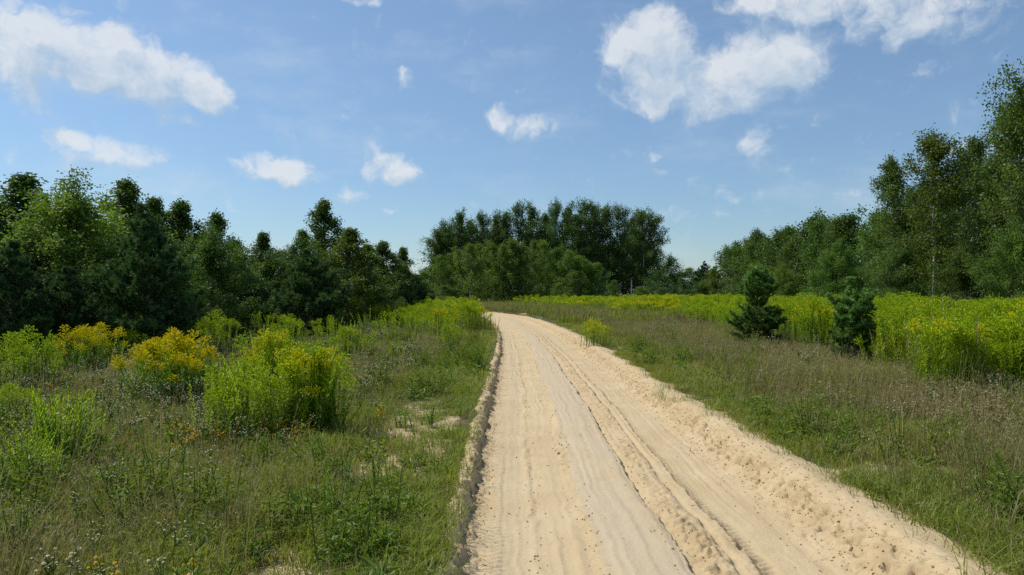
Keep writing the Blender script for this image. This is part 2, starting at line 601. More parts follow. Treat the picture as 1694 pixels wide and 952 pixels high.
def road_z(u, y):
    """height of the sand across the track: cut left bank, left rut, crusted hump, right rut, crumbly right berm"""
    e1 = 0.09 * fbm(y * 0.8, u * 0 + 3.3, 3) + 0.065 * fbm(y * 5.0, u * 3.0, 4, .6)
    mid = 0.075 * fbm(y * 0.33, u * 0 + 8.8, 3) + 0.035 * fbm(y * 3.5, u * 1.2 + 4, 4, .6)
    e2 = 0.07 * fbm(y * 0.6, u * 0 + 15.1, 3) + 0.035 * fbm(y * 5.0, u * 2 + 7, 3)
    wl, wr = 1 - sstep(0.15, 0.45, u), sstep(2.2, 2.6, u)
    us = u + e1 * wl + mid * (1 - wl) * (1 - wr) + e2 * wr
    z = np.interp(us, PROFILE_U, PROFILE_Z)
    near = 1.0 / (1.0 + (y / 28.0) ** 2)
    # the left lip has slumped in places
    z = z - 0.055 * sstep(0.05, 0.55, fbm(y * 0.75 + 5, u * 0 + 2.2, 3)) * np.exp(-((us + .01) / .07) ** 2)
    # crumbling slopes of both banks
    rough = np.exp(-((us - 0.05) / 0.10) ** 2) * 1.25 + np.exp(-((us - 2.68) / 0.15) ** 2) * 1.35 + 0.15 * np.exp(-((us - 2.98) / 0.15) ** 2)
    n = fbm(u * 13.0, y * 10.0, 4, 0.6)
    z = z + rough * (0.022 * n - 0.085 * np.maximum(0, fbm(u * 24 + y * 9, y * 13 - u * 8, 3, 0.6)))
    # churned ridges between the wheel tracks
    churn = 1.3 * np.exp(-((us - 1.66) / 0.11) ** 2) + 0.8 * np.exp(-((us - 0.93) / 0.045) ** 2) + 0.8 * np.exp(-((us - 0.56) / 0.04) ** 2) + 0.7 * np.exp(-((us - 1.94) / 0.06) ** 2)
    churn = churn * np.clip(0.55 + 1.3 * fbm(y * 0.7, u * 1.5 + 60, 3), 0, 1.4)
    z = z + churn * (0.034 * fbm(u * 22, y * 17 + 31, 3, 0.6))
    # tyre tread in the ruts, slanting bars
    ph = y * 2 * np.pi / 0.085
    tread_l = np.exp(-((us - 0.36) / 0.12) ** 4) * np.sin(ph + 42 * np.abs(u - 0.34) + 2.0 * fbm(y * 1.5, u * 3, 2))
    tread_m = np.exp(-((us - 1.99) / 0.05) ** 4) * np.sin(ph * 1.1 - 50 * u)
    patchy = 0.5 + 0.8 * fbm(y * 0.8, u * 2.0 + 40, 2)
    z = z + near * (0.012 * tread_l * np.clip(patchy, 0.1, 1) + 0.013 * tread_m)
    # long drag lines
    z = z + 0.0085 * fbm(us * 30.0, y * 0.40, 3) * sstep(0.15, 0.3, us) * (1 - sstep(2.4, 2.5, us))
    z = z + 0.010 * fbm(u * 1.8, y * 0.9 + 4, 3) + 0.005 * fbm(u * 9, y * 6, 3)
    brown_tone = np.clip(np.maximum(rough * .62, churn * .55) * (0.75 + 1.2 * fbm(u * 9, y * 7 + 3, 3, .6)), 0, 1)  # browner sand tone on the bank slopes and churned ridges
    return z, us, brown_tone


def build_road():
    cols = np.concatenate([np.arange(-.40, .20, .0115), np.arange(.20, 1.44, .015), np.arange(1.44, 2.0, .0115), np.arange(2.0, 2.35, .016), np.arange(2.35, 3.08, .013), np.arange(3.08, 3.66, .03)])
    ys = [-6.0]
    while ys[-1] < 2.6:
        ys.append(ys[-1] + 0.12)
    while ys[-1] < 88:
        ys.append(ys[-1] + max(0.0125, 0.0031 * ys[-1]))
    Y = np.array(ys)
    u, y = np.meshgrid(cols, Y)
    z, us, brown_tone = road_z(u, y)
    x = ROAD_L + road_shift(y) + u
    outer = np.maximum(sstep(-.05, -.26, u), sstep(2.95, 3.3, u))
    z = z + outer * ground_z(x, y)
    end = sstep(82, 88, y)
    z = z - 0.3 * end
    crust = sstep(.93, 1.02, us) * (1 - sstep(1.47, 1.50, us)) * np.clip(0.9 + 1.0 * fbm(u * 2, y * 0.7, 3), 0, 1)
    crust = np.maximum(crust, 0.35 * np.exp(-((us - 0.40) / 0.16) ** 4))
    nx, ny = len(cols), len(Y)
    i, j = np.meshgrid(np.arange(ny - 1), np.arange(nx - 1), indexing='ij')
    q = np.stack([i * nx + j, i * nx + j + 1, (i + 1) * nx + j + 1, (i + 1) * nx + j], -1).reshape(-1, 4)
    g = Geo()
    g.raw(np.stack([x, y, z], -1), q)
    me = g.mesh('sand_track', M_SAND, smooth=True, attrs={'crust': crust, 'brown_tone': brown_tone})
    o = link('sand_track', me)
    o['kind'] = 'structure'
    o['label'] = 'pale sandy track with wheel ruts, tyre marks and crumbly edges'
    return o


sand_track = build_road()


def leaves_into(g, P, axis, length, width, rng, mat=0, tint=0.5, curl=0.15):
    """one diamond leaf per row of P, along AXIS"""
    n = len(P)
    a = axis / (np.linalg.norm(axis, axis=1, keepdims=True) + 1e-9)
    rnd = rng.normal(size=(n, 3))
    s = np.cross(a, rnd)
    s /= np.linalg.norm(s, axis=1, keepdims=True) + 1e-9
    nn = np.cross(a, s)
    L = np.broadcast_to(np.asarray(length, float), (n,))[:, None]
    W = np.broadcast_to(np.asarray(width, float), (n,))[:, None]
    v = np.stack([P, P + a * L * .42 + s * W * .5 + nn * L * curl * .4, P + a * L, P + a * L * .42 - s * W * .5 + nn * L * curl * .4], 1)
    g.quads(v, mat, tint)


# ------------------------------------------------------------------ clods of sand on the track
def clod_geo(seed):
    r = np.random.default_rng(seed)
    t = (1 + 5 ** .5) / 2
    v = np.array([[-1, t, 0], [1, t, 0], [-1, -t, 0], [1, -t, 0], [0, -1, t], [0, 1, t], [0, -1, -t], [0, 1, -t], [t, 0, -1], [t, 0, 1], [-t, 0, -1], [-t, 0, 1]]) / 1.9
    f = np.array([[0, 11, 5], [0, 5, 1], [0, 1, 7], [0, 7, 10], [0, 10, 11], [1, 5, 9], [5, 11, 4], [11, 10, 2], [10, 7, 6], [7, 1, 8], [3, 9, 4], [3, 4, 2], [3, 2, 6], [3, 6, 8], [3, 8, 9], [4, 9, 5], [2, 4, 11], [6, 2, 10], [8, 6, 7], [9, 8, 1]])
    v = v * r.uniform(0.6, 1.2, (12, 1)) * np.array([1, r.uniform(.6, 1), r.uniform(.5, .8)])
    g = Geo()
    g.raw(v, tris=f)
    return g


def clod_spots(n, seed, y0, y1, pw):
    r = np.random.default_rng(seed)
    y = y0 * (y1 / y0) ** r.random(n)
    which = r.random(n)
    c = np.select([which < .58, which < .80, which < .86, which < .95], [2.68, .10, .94, 1.62], 0.55)
    sp = np.select([which < .58, which < .80, which < .86, which < .95], [.18, .06, .05, .12], 0.05)
    u = c + r.normal(0, 1, n) * sp
    z = road_z(u, y)[0]
    return ROAD_L + road_shift(y) + u, y, z, r


clod_protos = [clod_geo(s) for s in range(6)]
clod_meshes = [g.mesh('clod', M_SAND, smooth=True, attrs={'crust': np.zeros(12), 'brown_tone': np.full(12, .55)}) for g in clod_protos]
cx, cy, cz, cr = clod_spots(210, 5, 4.3, 10.0, 1)
for k in range(210):
    s = cr.uniform(.005, .015) * (1 + 0.5 * (cr.random() < .12))
    link('clod', clod_meshes[k % 6], sand_track, (cx[k], cy[k], cz[k] + s * .25), tuple(cr.uniform(0, 6, 3)), (s, s, s * .9))
gs = Geo()
cx, cy, cz, cr = clod_spots(2600, 6, 4.3, 34.0, 1)
for k in range(2600):
    s = cr.uniform(.003, .009) * (1 + cy[k] / 20)
    m = np.eye(4)
    m[:3, :3] = np.array(Euler(tuple(cr.uniform(0, 6, 3))).to_matrix()) * s
    m[:3, 3] = (cx[k], cy[k], cz[k] + s * .2)
    gs.merge(clod_protos[k % 6], m)
lg = Geo()
lr = np.random.default_rng(8)
ly = 4.3 * (24 / 4.3) ** lr.random(260)
lu = np.where(lr.random(260) < .5, lr.uniform(.05, 2.9, 260), np.where(lr.random(260) < .5, .12, 2.75) + lr.normal(0, .15, 260))
lP = np.stack([ROAD_L + road_shift(ly) + lu, ly, road_z(lu, ly)[0] + .004], 1)
lax = np.stack([lr.normal(size=260), lr.normal(size=260), lr.uniform(0, .35, 260)], 1)
leaves_into(lg, lP, lax, lr.uniform(.012, .05, 260), lr.uniform(.003, .010, 260), lr, 0, lr.random(260), .3)
o = link('plant_litter', lg.mesh('plant_litter', M_LITTER), sand_track)
o['kind'] = 'stuff'
o = link('sand_crumbs', gs.mesh('sand_crumbs', M_SAND, smooth=True, attrs={'crust': np.zeros(gs.n), 'brown_tone': np.full(gs.n, .5)}), sand_track)
o['kind'] = 'stuff'


# ------------------------------------------------------------------ plant pieces
def birch(seed, H, W, cb, nl, nt, nlv, leaf, droop=0.25, top=0.12, pt=2.1, rise=58, low=0.5, bark_white=0.6, tw_scale=0.34, gap=0.25):
    """a broadleaf tree: tapered bending trunk, rising limbs, twigs, and single leaves along the twigs"""
    r = np.random.default_rng(seed)
    tg, cg = Geo(), Geo()
    k = 10
    t = np.linspace(0, 1, k)
    bend = r.normal(0, .03 * H, 2)
    wob = r.normal(0, .010 * H, (k, 2)) * t[:, None]
    wob[0] = 0
    trunk = np.c_[bend[0] * t ** 2 + wob[:, 0], bend[1] * t ** 2 + wob[:, 1], H * .985 * t]
    rad = (0.0105 * H + .006) * (1 - t) ** .85 + .006
    tg.tube(trunk, rad, 7, 0, np.clip(bark_white * (1.25 - 0.9 * t), 0, 1).repeat(7))
    S, D, LN, TT = [], [], [], []
    for i in range(nl):
        rel = ((i + r.random()) / nl)
        s = cb + (1 - cb) * rel
        base = np.array([np.interp(s, t, trunk[:, c]) for c in range(3)])
        az = i * 2.39996 + r.normal(0, .45)
        f = min(1.0, low + rel * 1.7) * (1 - rel ** pt) + top
        f *= r.uniform(1 - gap * 1.6, 1 + gap)
        el = R(12 + rise * rel + r.normal(0, 9))
        L = min(f * W / 2 / max(.45 if rise > 50 else .72, math.cos(el)), .5 * H)
        d = np.array([math.cos(az) * math.cos(el), math.sin(az) * math.cos(el), math.sin(el)])
        q = np.linspace(0, 1, 5)[:, None]
        side = r.normal(0, .10 * L, 3)
        line = base + d * L * q + side * q * q + np.array([0, 0, -droop * L * .5]) * q ** 2
        lr = max(.004, np.interp(s, t, rad) * .42)
        tg.tube(line, lr * (1 - q[:, 0] * .85), 4, 0, 0.12)
        ltint = r.uniform(.15, .85)
        m = max(3, int(nt * (.5 + .7 * L / (W / 2))))
        for j in range(m):
            qq = .22 + .80 * (j + r.random()) / m
            qq = min(qq, 1.0)
            p = base + d * L * qq + side * qq * qq + np.array([0, 0, -droop * L * .5]) * qq ** 2
            td = d * .55 + r.normal(0, .62, 3) + np.array([0, 0, .15 - droop * .6])
            td /= np.linalg.norm(td)
            tl = tw_scale * W / 2 * r.uniform(.55, 1.15) * (1.1 - .35 * qq) * min(1.1, .28 + 1.05 * L / (W / 2))
            S.append(p); D.append(td); LN.append(tl); TT.append(np.clip(ltint + r.normal(0, .16), 0, 1))
            if j % 3 == 0:
                tg.tube(np.array([p, p + td * tl]), [lr * .35 + .002, .002], 3, 0, 0.05)
    # leader
    for j in range(nt):
        p = np.array([np.interp(.86 + .14 * (j / nt), t, trunk[:, c]) for c in range(3)])
        td = r.normal(0, .38, 3) + np.array([0, 0, 1.0]); td /= np.linalg.norm(td)
        S.append(p); D.append(td); LN.append(.06 * W * r.uniform(.4, 1.5)); TT.append(r.random())
    S, D, LN, TT = np.array(S), np.array(D), np.array(LN), np.array(TT)
    idx = np.repeat(np.arange(len(S)), nlv)
    n = len(idx)
    w = r.random(n) ** .8
    P = S[idx] + D[idx] * (LN[idx] * w)[:, None] + r.normal(0, 1, (n, 3)) * (leaf * .9 + .10 * LN[idx])[:, None]
    P[:, 2] -= droop * .35 * LN[idx] * w ** 2
    P[:, 2] = np.maximum(P[:, 2], 0.12)
    ax = r.normal(0, 1, (n, 3)) + D[idx] * .5 + np.array([0, 0, -.45])
    sz = leaf * r.uniform(.65, 1.25, n)
    leaves_into(cg, P, ax, sz, sz * .72, r, 0, np.clip(TT[idx] * .65 + .35 * r.random(n), 0, 1))
    return tg, cg


def pine_branch(seed, L, dens=240, nlen=.098, nw=.015):
    """one pine branch along +X: woody axis, side shoots, each shoot bristling with needles"""
    r = np.random.default_rng(seed)
    g = Geo()
    q = np.linspace(0, 1, 7)
    axis = np.c_[L * q, .04 * L * np.sin(q * 4 + seed), .20 * L * q ** 2]
    g.tube(axis, (.012 * L + .004) * (1 - .8 * q), 5, 1, 0.6)
    shoots = [(axis[3], axis[6] - axis[3])]
    ns = max(5, int(11 * L))
    for i in range(ns):
        s = .22 + .75 * (i + .5) / ns
        p = np.array([np.interp(s, q, axis[:, c]) for c in range(3)])
        sg = 1 if i % 2 else -1
        ang = r.uniform(.6, 1.0) * sg
        ln = (.46 * L * (1 - .62 * s) + .05) * r.uniform(.8, 1.2)
        d = np.array([math.cos(ang), math.sin(ang), r.uniform(.05, .45)])
        d /= np.linalg.norm(d)
        shoots.append((p, d * ln))
        g.tube(np.array([p, p + d * ln]), [.006, .003], 3, 1, 0.5)
        if ln > .16:
            for kk in range(int(ln / .10)):
                w = r.uniform(.35, .9)
                d2 = d + r.normal(0, .55, 3) + np.array([0, 0, .25])
                d2 /= np.linalg.norm(d2)
                shoots.append((p + d * ln * w, d2 * ln * r.uniform(.3, .5)))
    V, Tn = [], []
    for p, v in shoots:
        ln = np.linalg.norm(v)
        d = v / ln
        n = max(14, int(dens * ln))
        u = r.random(n) ** .75
        rad = np.cross(np.broadcast_to(d, (n, 3)), r.normal(size=(n, 3)))
        rad /= np.linalg.norm(rad, axis=1, keepdims=True)
        nd = d * .75 + rad * .72 + np.array([0, 0, .12])
        nd /= np.linalg.norm(nd, axis=1, keepdims=True)
        b = p + v * u[:, None]
        ln2 = nlen * r.uniform(.7, 1.15, n)[:, None]
        side = np.cross(nd, rad + r.normal(0, .5, (n, 3)))
        side /= np.linalg.norm(side, axis=1, keepdims=True)
        V.append(np.stack([b - side * nw / 2, b + side * nw / 2, b + nd * ln2], 1))
        Tn.append(np.clip(.25 + .5 * u + r.normal(0, .15, n), 0, 1))
    g.tris(np.concatenate(V), 0, np.concatenate(Tn))
    return g


def stalk_geo(seed, H, kind):
    """one goldenrod stalk (leafy stem) and its plume; kind: bloom, bud or young"""
    r = np.random.default_rng(seed)
    g, pl = Geo(), Geo()
    q = np.linspace(0, 1, 6)
    lean = r.normal(0, .06 * H, 2)
    stem = np.c_[lean[0] * q ** 2, lean[1] * q ** 2, H * q]
    g.tube(stem, .0055 * (1 - .6 * q) * (H / .9 + .2), 3, 0, 0.25)
    n = int(66 * H)
    tt = np.linspace(.06, .97 if kind == 'young' else .86, n) + r.normal(0, .006, n)
    P = np.stack([np.interp(tt, q, stem[:, c]) for c in range(3)], 1)
    az = np.arange(n) * 2.4 + r.normal(0, .3, n)
    el = np.where(kind == 'young', .72 + .70 * tt ** 2, .62 + .50 * tt) + r.normal(0, .18, n)
    ax = np.stack([np.cos(az) * np.cos(el), np.sin(az) * np.cos(el), np.sin(el)], 1)
    ln = (.108 * np.sin(np.pi * np.clip(.25 + tt * .62, 0, 1)) + .012) * r.uniform(.8, 1.15, n)
    s = np.cross(ax, np.array([0, 0, 1.0]))
    s /= np.linalg.norm(s, axis=1, keepdims=True) + 1e-9
    wd = .0155 * (ln / .11) ** .6
    up = np.cross(s, ax)
    L = ln[:, None]
    mid = P + ax * L * .45 + up * L * .10
    tip = P + ax * L - np.array([0, 0, 1.0]) * L * .07
    v = np.stack([P, mid + s * wd[:, None] * .5, tip, mid - s * wd[:, None] * .5], 1)
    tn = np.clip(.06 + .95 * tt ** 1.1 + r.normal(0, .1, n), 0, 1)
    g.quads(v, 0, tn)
    if kind != 'young':
        m = 16
        Q, A, TN = [], [], []
        for i in range(m):
            s0 = .78 + .215 * i / m
            p = np.array([np.interp(s0, q, stem[:, c]) for c in range(3)])
            a = i * 2.4 + r.normal(0, .3)
            bl = (.125 * (1 - (i / m)) ** .8 + .030) * r.uniform(.75, 1.2)
            k = 9
            w = np.linspace(.15, 1, k)
            pts = p + np.stack([math.cos(a) * bl * w, math.sin(a) * bl * w, bl * (1.15 * w - .55 * w ** 2)], 1)
            pl.tube(np.concatenate([[p], pts[[4, 8]]]), [.0022, .002, .0015], 3, 0, .1)
            Q.append(pts + r.normal(0, .004, (k, 3)))
            A.append(np.stack([np.cos(a) * np.ones(k) * .5, np.sin(a) * np.ones(k) * .5, .6 + 0 * w], 1) + r.normal(0, .35, (k, 3)))
            TN.append(np.clip(.25 + .6 * w + r.normal(0, .15, k), 0, 1))
        Q, A, TN = np.concatenate(Q), np.concatenate(A), np.concatenate(TN)
        leaves_into(pl, Q, A, r.uniform(.020, .034, len(Q)), .017, r, 0, TN)
    return g, pl


# ------------------------------------------------------------------ trees
def place(px, y):
    return (px - 847.0) / 1317.0 * y


def height(top, y):
    return CAM_H + (488.0 - top) / 1317.0 * y


def tree_proto(name, args, bark=M_BIRCH_BARK):
    tg, cg = birch(**args)
    return dict(H=args['H'], W=args['W'], trunk=tg.mesh(name + '_trunk', bark), crown=cg.mesh(name + '_crown', M_BIRCH))


NEAR = [
    tree_proto('young_birch', dict(seed=1, H=6, W=3.0, cb=.10, nl=50, nt=10, nlv=54, leaf=.080, droop=.22, bark_white=.5, top=.03, pt=1.2, rise=34)),
    tree_proto('young_birch', dict(seed=2, H=6, W=2.6, cb=.12, nl=48, nt=10, nlv=52, leaf=.080, droop=.15, bark_white=.5, top=.03, pt=1.2, rise=34, gap=.34)),
    tree_proto('young_birch', dict(seed=3, H=6, W=3.4, cb=.08, nl=50, nt=10, nlv=52, leaf=.082, droop=.30, bark_white=.4, top=.03, pt=1.2, rise=34, gap=.30)),
    tree_proto('young_birch', dict(seed=4, H=6, W=2.4, cb=.14, nl=46, nt=10, nlv=50, leaf=.080, droop=.10, bark_white=.6, pt=1.2, rise=34, gap=.38, top=.03)),
    tree_proto('bushy_tree', dict(seed=5, H=4, W=3.0, cb=.05, nl=46, nt=11, nlv=62, leaf=.070, droop=.20, bark_white=.1, low=.75, top=.25)),
]
TALL = [
    tree_proto('tall_birch', dict(seed=21, H=10, W=3.8, cb=.16, nl=60, nt=10, nlv=38, leaf=.115, droop=.30, bark_white=1.0, gap=.32)),
    tree_proto('tall_birch', dict(seed=22, H=10, W=4.4, cb=.12, nl=62, nt=10, nlv=38, leaf=.115, droop=.22, bark_white=.9, gap=.30)),
    tree_proto('tall_birch', dict(seed=23, H=10, W=3.4, cb=.26, nl=50, nt=10, nlv=28, leaf=.115, droop=.26, bark_white=1.0, gap=.40)),
]
FAR = [
    tree_proto('far_birch', dict(seed=31, H=10, W=4.2, cb=.06, nl=44, nt=6, nlv=23, leaf=.215, droop=.25, bark_white=.9, low=.7)),
    tree_proto('far_birch', dict(seed=32, H=10, W=3.8, cb=.05, nl=42, nt=6, nlv=23, leaf=.215, droop=.18, bark_white=.8, low=.65, gap=.32)),
    tree_proto('far_birch', dict(seed=33, H=10, W=4.8, cb=.04, nl=46, nt=6, nlv=23, leaf=.22, droop=.30, bark_white=.7, low=.8)),
]
GROVE = [
    tree_proto('grove_birch', dict(seed=41, H=19, W=6.6, cb=.24, nl=56, nt=7, nlv=27, leaf=.285, droop=.40, bark_white=1.0, low=.55, top=.22, gap=.34)),
    tree_proto('grove_birch', dict(seed=42, H=19, W=7.4, cb=.20, nl=58, nt=7, nlv=27, leaf=.285, droop=.45, bark_white=1.0, low=.6, top=.28, gap=.38)),
    tree_proto('grove_birch', dict(seed=43, H=19, W=6.0, cb=.30, nl=50, nt=7, nlv=27, leaf=.285, droop=.35, bark_white=1.0, low=.6, top=.25, gap=.30)),
]

trng = np.random.default_rng(77)

ORDINAL = ['first', 'second', 'third', 'fourth', 'fifth', 'sixth', 'seventh', 'eighth', 'ninth', 'tenth', 'eleventh', 'twelfth', 'thirteenth', 'fourteenth', 'fifteenth', 'sixteenth', 'seventeenth', 'eighteenth', 'nineteenth', 'twentieth']


def nth(k, what, end):
    return f'{what}, {ORDINAL[k]} from {end}'




def tree(name, proto, px, top, y, w, label, cat='tree', group=None, tint=(1, 1, 1), rz=None):
    x, H = place(px, y), height(top, y) * (.955 if proto in NEAR else 1.0)
    sx = w / proto['W']
    t = thing(name, label, cat, (x, y, float(ground_z(x, y)) - .03), trng.uniform(0, 6.28) if rz is None else rz, (1, 1, 1), group)
    j = trng.uniform(.84, 1.18)
    jit = (j * trng.uniform(.93, 1.12), j)
    for part in ('trunk', 'crown'):
        o = link(part, proto[part], t, (0, 0, 0), (0, 0, 0), (sx, sx, H / proto['H']))
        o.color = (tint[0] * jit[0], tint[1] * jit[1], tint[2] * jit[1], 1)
    return t


G, Bt, Dk, Yl = (1, 1, 1), (1.5, 1.45, 1.0), (.95, 1.0, .9), (1.35, 1.15, .8)
# left wood, front to back (pixel column of the trunk, pixel row of the top, distance, crown width)
LEFT = [
    (0, 28, 278, 24, 3.9, 'tall dark young birch at the left end of the left wood, above the low pines', Dk),
    (2, -70, 300, 22, 3.6, 'dark birch cut by the left edge of the picture', Dk),
    (3, 118, 328, 31, 2.8, 'small pointed birch top showing between the dark left birch and the bright leafy one', G),
    (4, 132, 345, 20.5, 3.0, 'bright green broadleaf tree with round crown in front of the left wood', Bt),
    (1, 203, 287, 27, 2.6, 'tallest thin topped birch rising behind the bright green tree', Dk),
    (3, 264, 317, 28, 2.3, 'slim dark birch just right of the tallest one in the left wood', Dk),
    (1, 303, 323, 29, 2.5, 'dark birch with ragged top above the round leafy shrub', Dk),
    (2, 347, 340, 31, 2.6, 'dark birch leaning outward at the right shoulder of the left wood', Dk),
    (4, 348, 415, 24, 2.1, 'round leafy shrub standing between the tall left pine and the bushy pine', G),
    (0, 396, 393, 37, 2.6, 'low birch in the dip of the left wood skyline', G),
    (3, 440, 378, 39, 2.4, 'thin open topped birch left of the spired birch', G),
    (2, 482, 372, 40, 3.0, 'birch with spreading top close against the spired birch', G),
    (1, 540, 323, 38, 2.7, 'spired birch standing clear above the middle of the left wood', Dk),
    (0, 575, 372, 35, 3.4, 'broad sunlit birch with yellow green crown behind the bushy pine', (1.3, 1.2, .9)),
    (3, 612, 400, 42, 2.5, 'slim birch between the sunlit broad birch and the end of the left wood', G),
    (1, 638, 395, 46, 3.0, 'pale stemmed birch near the right end of the left wood', (1.15, 1.1, .9)),
    (3, 670, 405, 48, 2.2, 'last narrow birch closing the right end of the left wood', Dk),
    (4, 60, 430, 19.5, 2.6, 'leafy bush in deep shade under the leftmost birch', Dk),
    (4, 440, 440, 33, 2.6, 'dark leafy bush left of the bushy pine', Dk),
    (4, 300, 470, 22, 1.8, 'low dark bush behind the yellow goldenrod clump', Dk),
    (4, 620, 470, 40, 2.4, 'dark bush at the foot of the slim birches', Dk),
]
for p, px, top, y, w, label, tint in LEFT:
    w *= 1.25
    tree('bushy_tree' if p == 4 else 'birch_tree', NEAR[p], px, top, y, w, label, 'tree', 'trees of the left wood', tint)
for k, (px, top, y) in enumerate([(-30, 360, 34), (40, 350, 37), (90, 372, 36), (160, 352, 38), (230, 362, 40), (285, 368, 42), (335, 388, 44), (385, 418, 48), (425, 425, 50), (470, 412, 52), (515, 400, 52), (555, 420, 54), (590, 425, 56), (625, 430, 58), (655, 438, 60), (684, 452, 66), (702, 466, 80), (672, 455, 72)]):
    tree('birch_tree', NEAR[k % 4], px, top, y, 4.6, 'birch deep inside the left wood, seen only through gaps between the front trees', 'tree', 'trees deep in the left wood', Dk)

# right wood
RIGHT = [
    (TALL[2], 1545, 248, 38, 3.3, 'tall birch with white stem and yellowing leaves, first of the right wood', (1.35, 1.15, .8)),
    (TALL[1], 1602, 258, 42, 3.4, 'dark full birch just right of the yellowing birch', G),
    (TALL[0], 1482, 290, 43, 3.2, 'birch with open ragged top at the front left corner of the right wood', G),
    (TALL[0], 1660, 205, 36, 3.4, 'high birch near the right edge, second tallest of the right wood', G),
    (TALL[1], 1705, 138, 34, 3.8, 'tallest birch of all, cut by the right edge of the picture', (1.1, 1.1, 1)),
    (TALL[2], 1770, 170, 33, 3.8, 'birch beyond the tallest one, mostly outside the right edge', G),
    (TALL[1], 1520, 330, 47, 3.4, 'darker birch filling between the ragged birch and the yellowing one', Dk),
    (TALL[0], 1570, 330, 49, 3.6, 'dark birch standing behind the white stemmed birch', Dk),
    (TALL[2], 1635, 300, 47, 3.8, 'dark birch behind the gap between two tall right birches', Dk),
    (NEAR[4], 1500, 420, 40, 3.0, 'leafy sapling bush at the foot of the ragged birch', G),
    (NEAR[4], 1600, 430, 36, 3.0, 'leafy bush right of the white birch stem', G),
    (NEAR[4], 1672, 400, 32, 2.6, 'leafy bush under the tallest birch above the goldenrod', (1.15, 1.15, .9)),
    (NEAR[0], 1452, 372, 52, 3.2, 'birch where the tall right wood drops to the lower far trees', G),
    (NEAR[2], 1405, 388, 57, 3.4, 'rounded birch next left of the drop in the right wood', (1.1, 1.1, .9)),
    (NEAR[4], 1385, 425, 50, 3.2, 'light green bush in front of the lower right trees, right of the tall pine', (1.15, 1.15, .9)),
    (NEAR[4], 1300, 452, 58, 2.6, 'small leafy bush behind the tall small pine of the right meadow', (1.25, 1.2, .9)),
]
for proto, px, top, y, w, label, tint in RIGHT:
    if proto in TALL:
        w, top = w * 1.08, top - 14
    nm = 'birch_tree' if proto is not NEAR[4] else 'bushy_tree'
    tree(nm, proto, px, top, y, w, label, 'tree', 'trees of the right wood', tint)
for k in range(30):
    y = 60 + 1.8 * k + trng.uniform(-.8, .8)
    x = 29.5 + 2.2 * (k % 2) + trng.normal(0, .5)
    H = 7.7 + .8 * trng.normal() * .6 + (.8 if k % 2 else 0)
    px = x / y * 1317 + 847
    tree('birch_tree', FAR[k % 3], px, 488 - (H - 1.6) / y * 1317, y, trng.uniform(3.4, 4.4), nth(k // 2, 'front row birch behind the right meadow', 'the tall right wood') if k % 2 == 0 else nth(k // 2, 'birch half hidden behind the right meadow front row', 'the tall right wood'), 'tree', 'birches lining the far right meadow', (1.05, 1.08, 1))
for k in range(14):
    y = 66 + 3.7 * k
    x = 35.0 + trng.normal(0, 1)
    H = 8.8 + trng.normal() * .5
    tree('birch_tree', FAR[(k + 1) % 3], x / y * 1317 + 847, 488 - (H - 1.6) / y * 1317, y, 4.6, 'darker birch top in the second row behind the right meadow birches', 'tree', 'second row behind the right meadow', Dk)

# the far grove in the middle
tall = [(722, 386, 166), (737, 378, 168), (757, 362, 166), (778, 372, 172), (800, 364, 167), (818, 366, 172), (838, 360, 170), (858, 348, 168), (880, 352, 171), (900, 360, 174), (917, 347, 168),
        (938, 352, 170), (950, 362, 165), (966, 345, 168), (985, 350, 171), (1003, 350, 167), (1024, 354, 168), (1045, 368, 172), (1066, 356, 164), (1079, 366, 166)]
for k, (px, top, y) in enumerate(tall):
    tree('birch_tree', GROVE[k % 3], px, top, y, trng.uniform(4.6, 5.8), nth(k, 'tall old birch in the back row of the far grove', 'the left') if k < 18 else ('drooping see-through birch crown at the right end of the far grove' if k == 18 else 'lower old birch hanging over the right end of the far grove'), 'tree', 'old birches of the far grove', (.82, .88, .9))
for k in range(20):
    px = 735 + 17.5 * k
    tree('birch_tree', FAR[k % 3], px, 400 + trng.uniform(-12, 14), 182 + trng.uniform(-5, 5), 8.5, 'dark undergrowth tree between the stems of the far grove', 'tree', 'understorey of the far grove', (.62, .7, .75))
low = [(703, 452), (716, 440), (730, 428), (745, 424), (762, 416), (778, 410), (795, 409), (812, 404), (830, 410), (848, 402), (866, 408), (884, 405), (902, 404), (920, 414), (938, 420), (954, 428), (972, 432), (990, 440)]
for k, (px, top) in enumerate(low):
    tree('birch_tree', FAR[k % 3], px, top, 142 + trng.uniform(-5, 5), trng.uniform(3.6, 4.6), nth(k, 'lighter young birch in the front row of the far grove', 'the left'), 'tree', 'young birches before the far grove', (1.45, 1.42, 1.1))
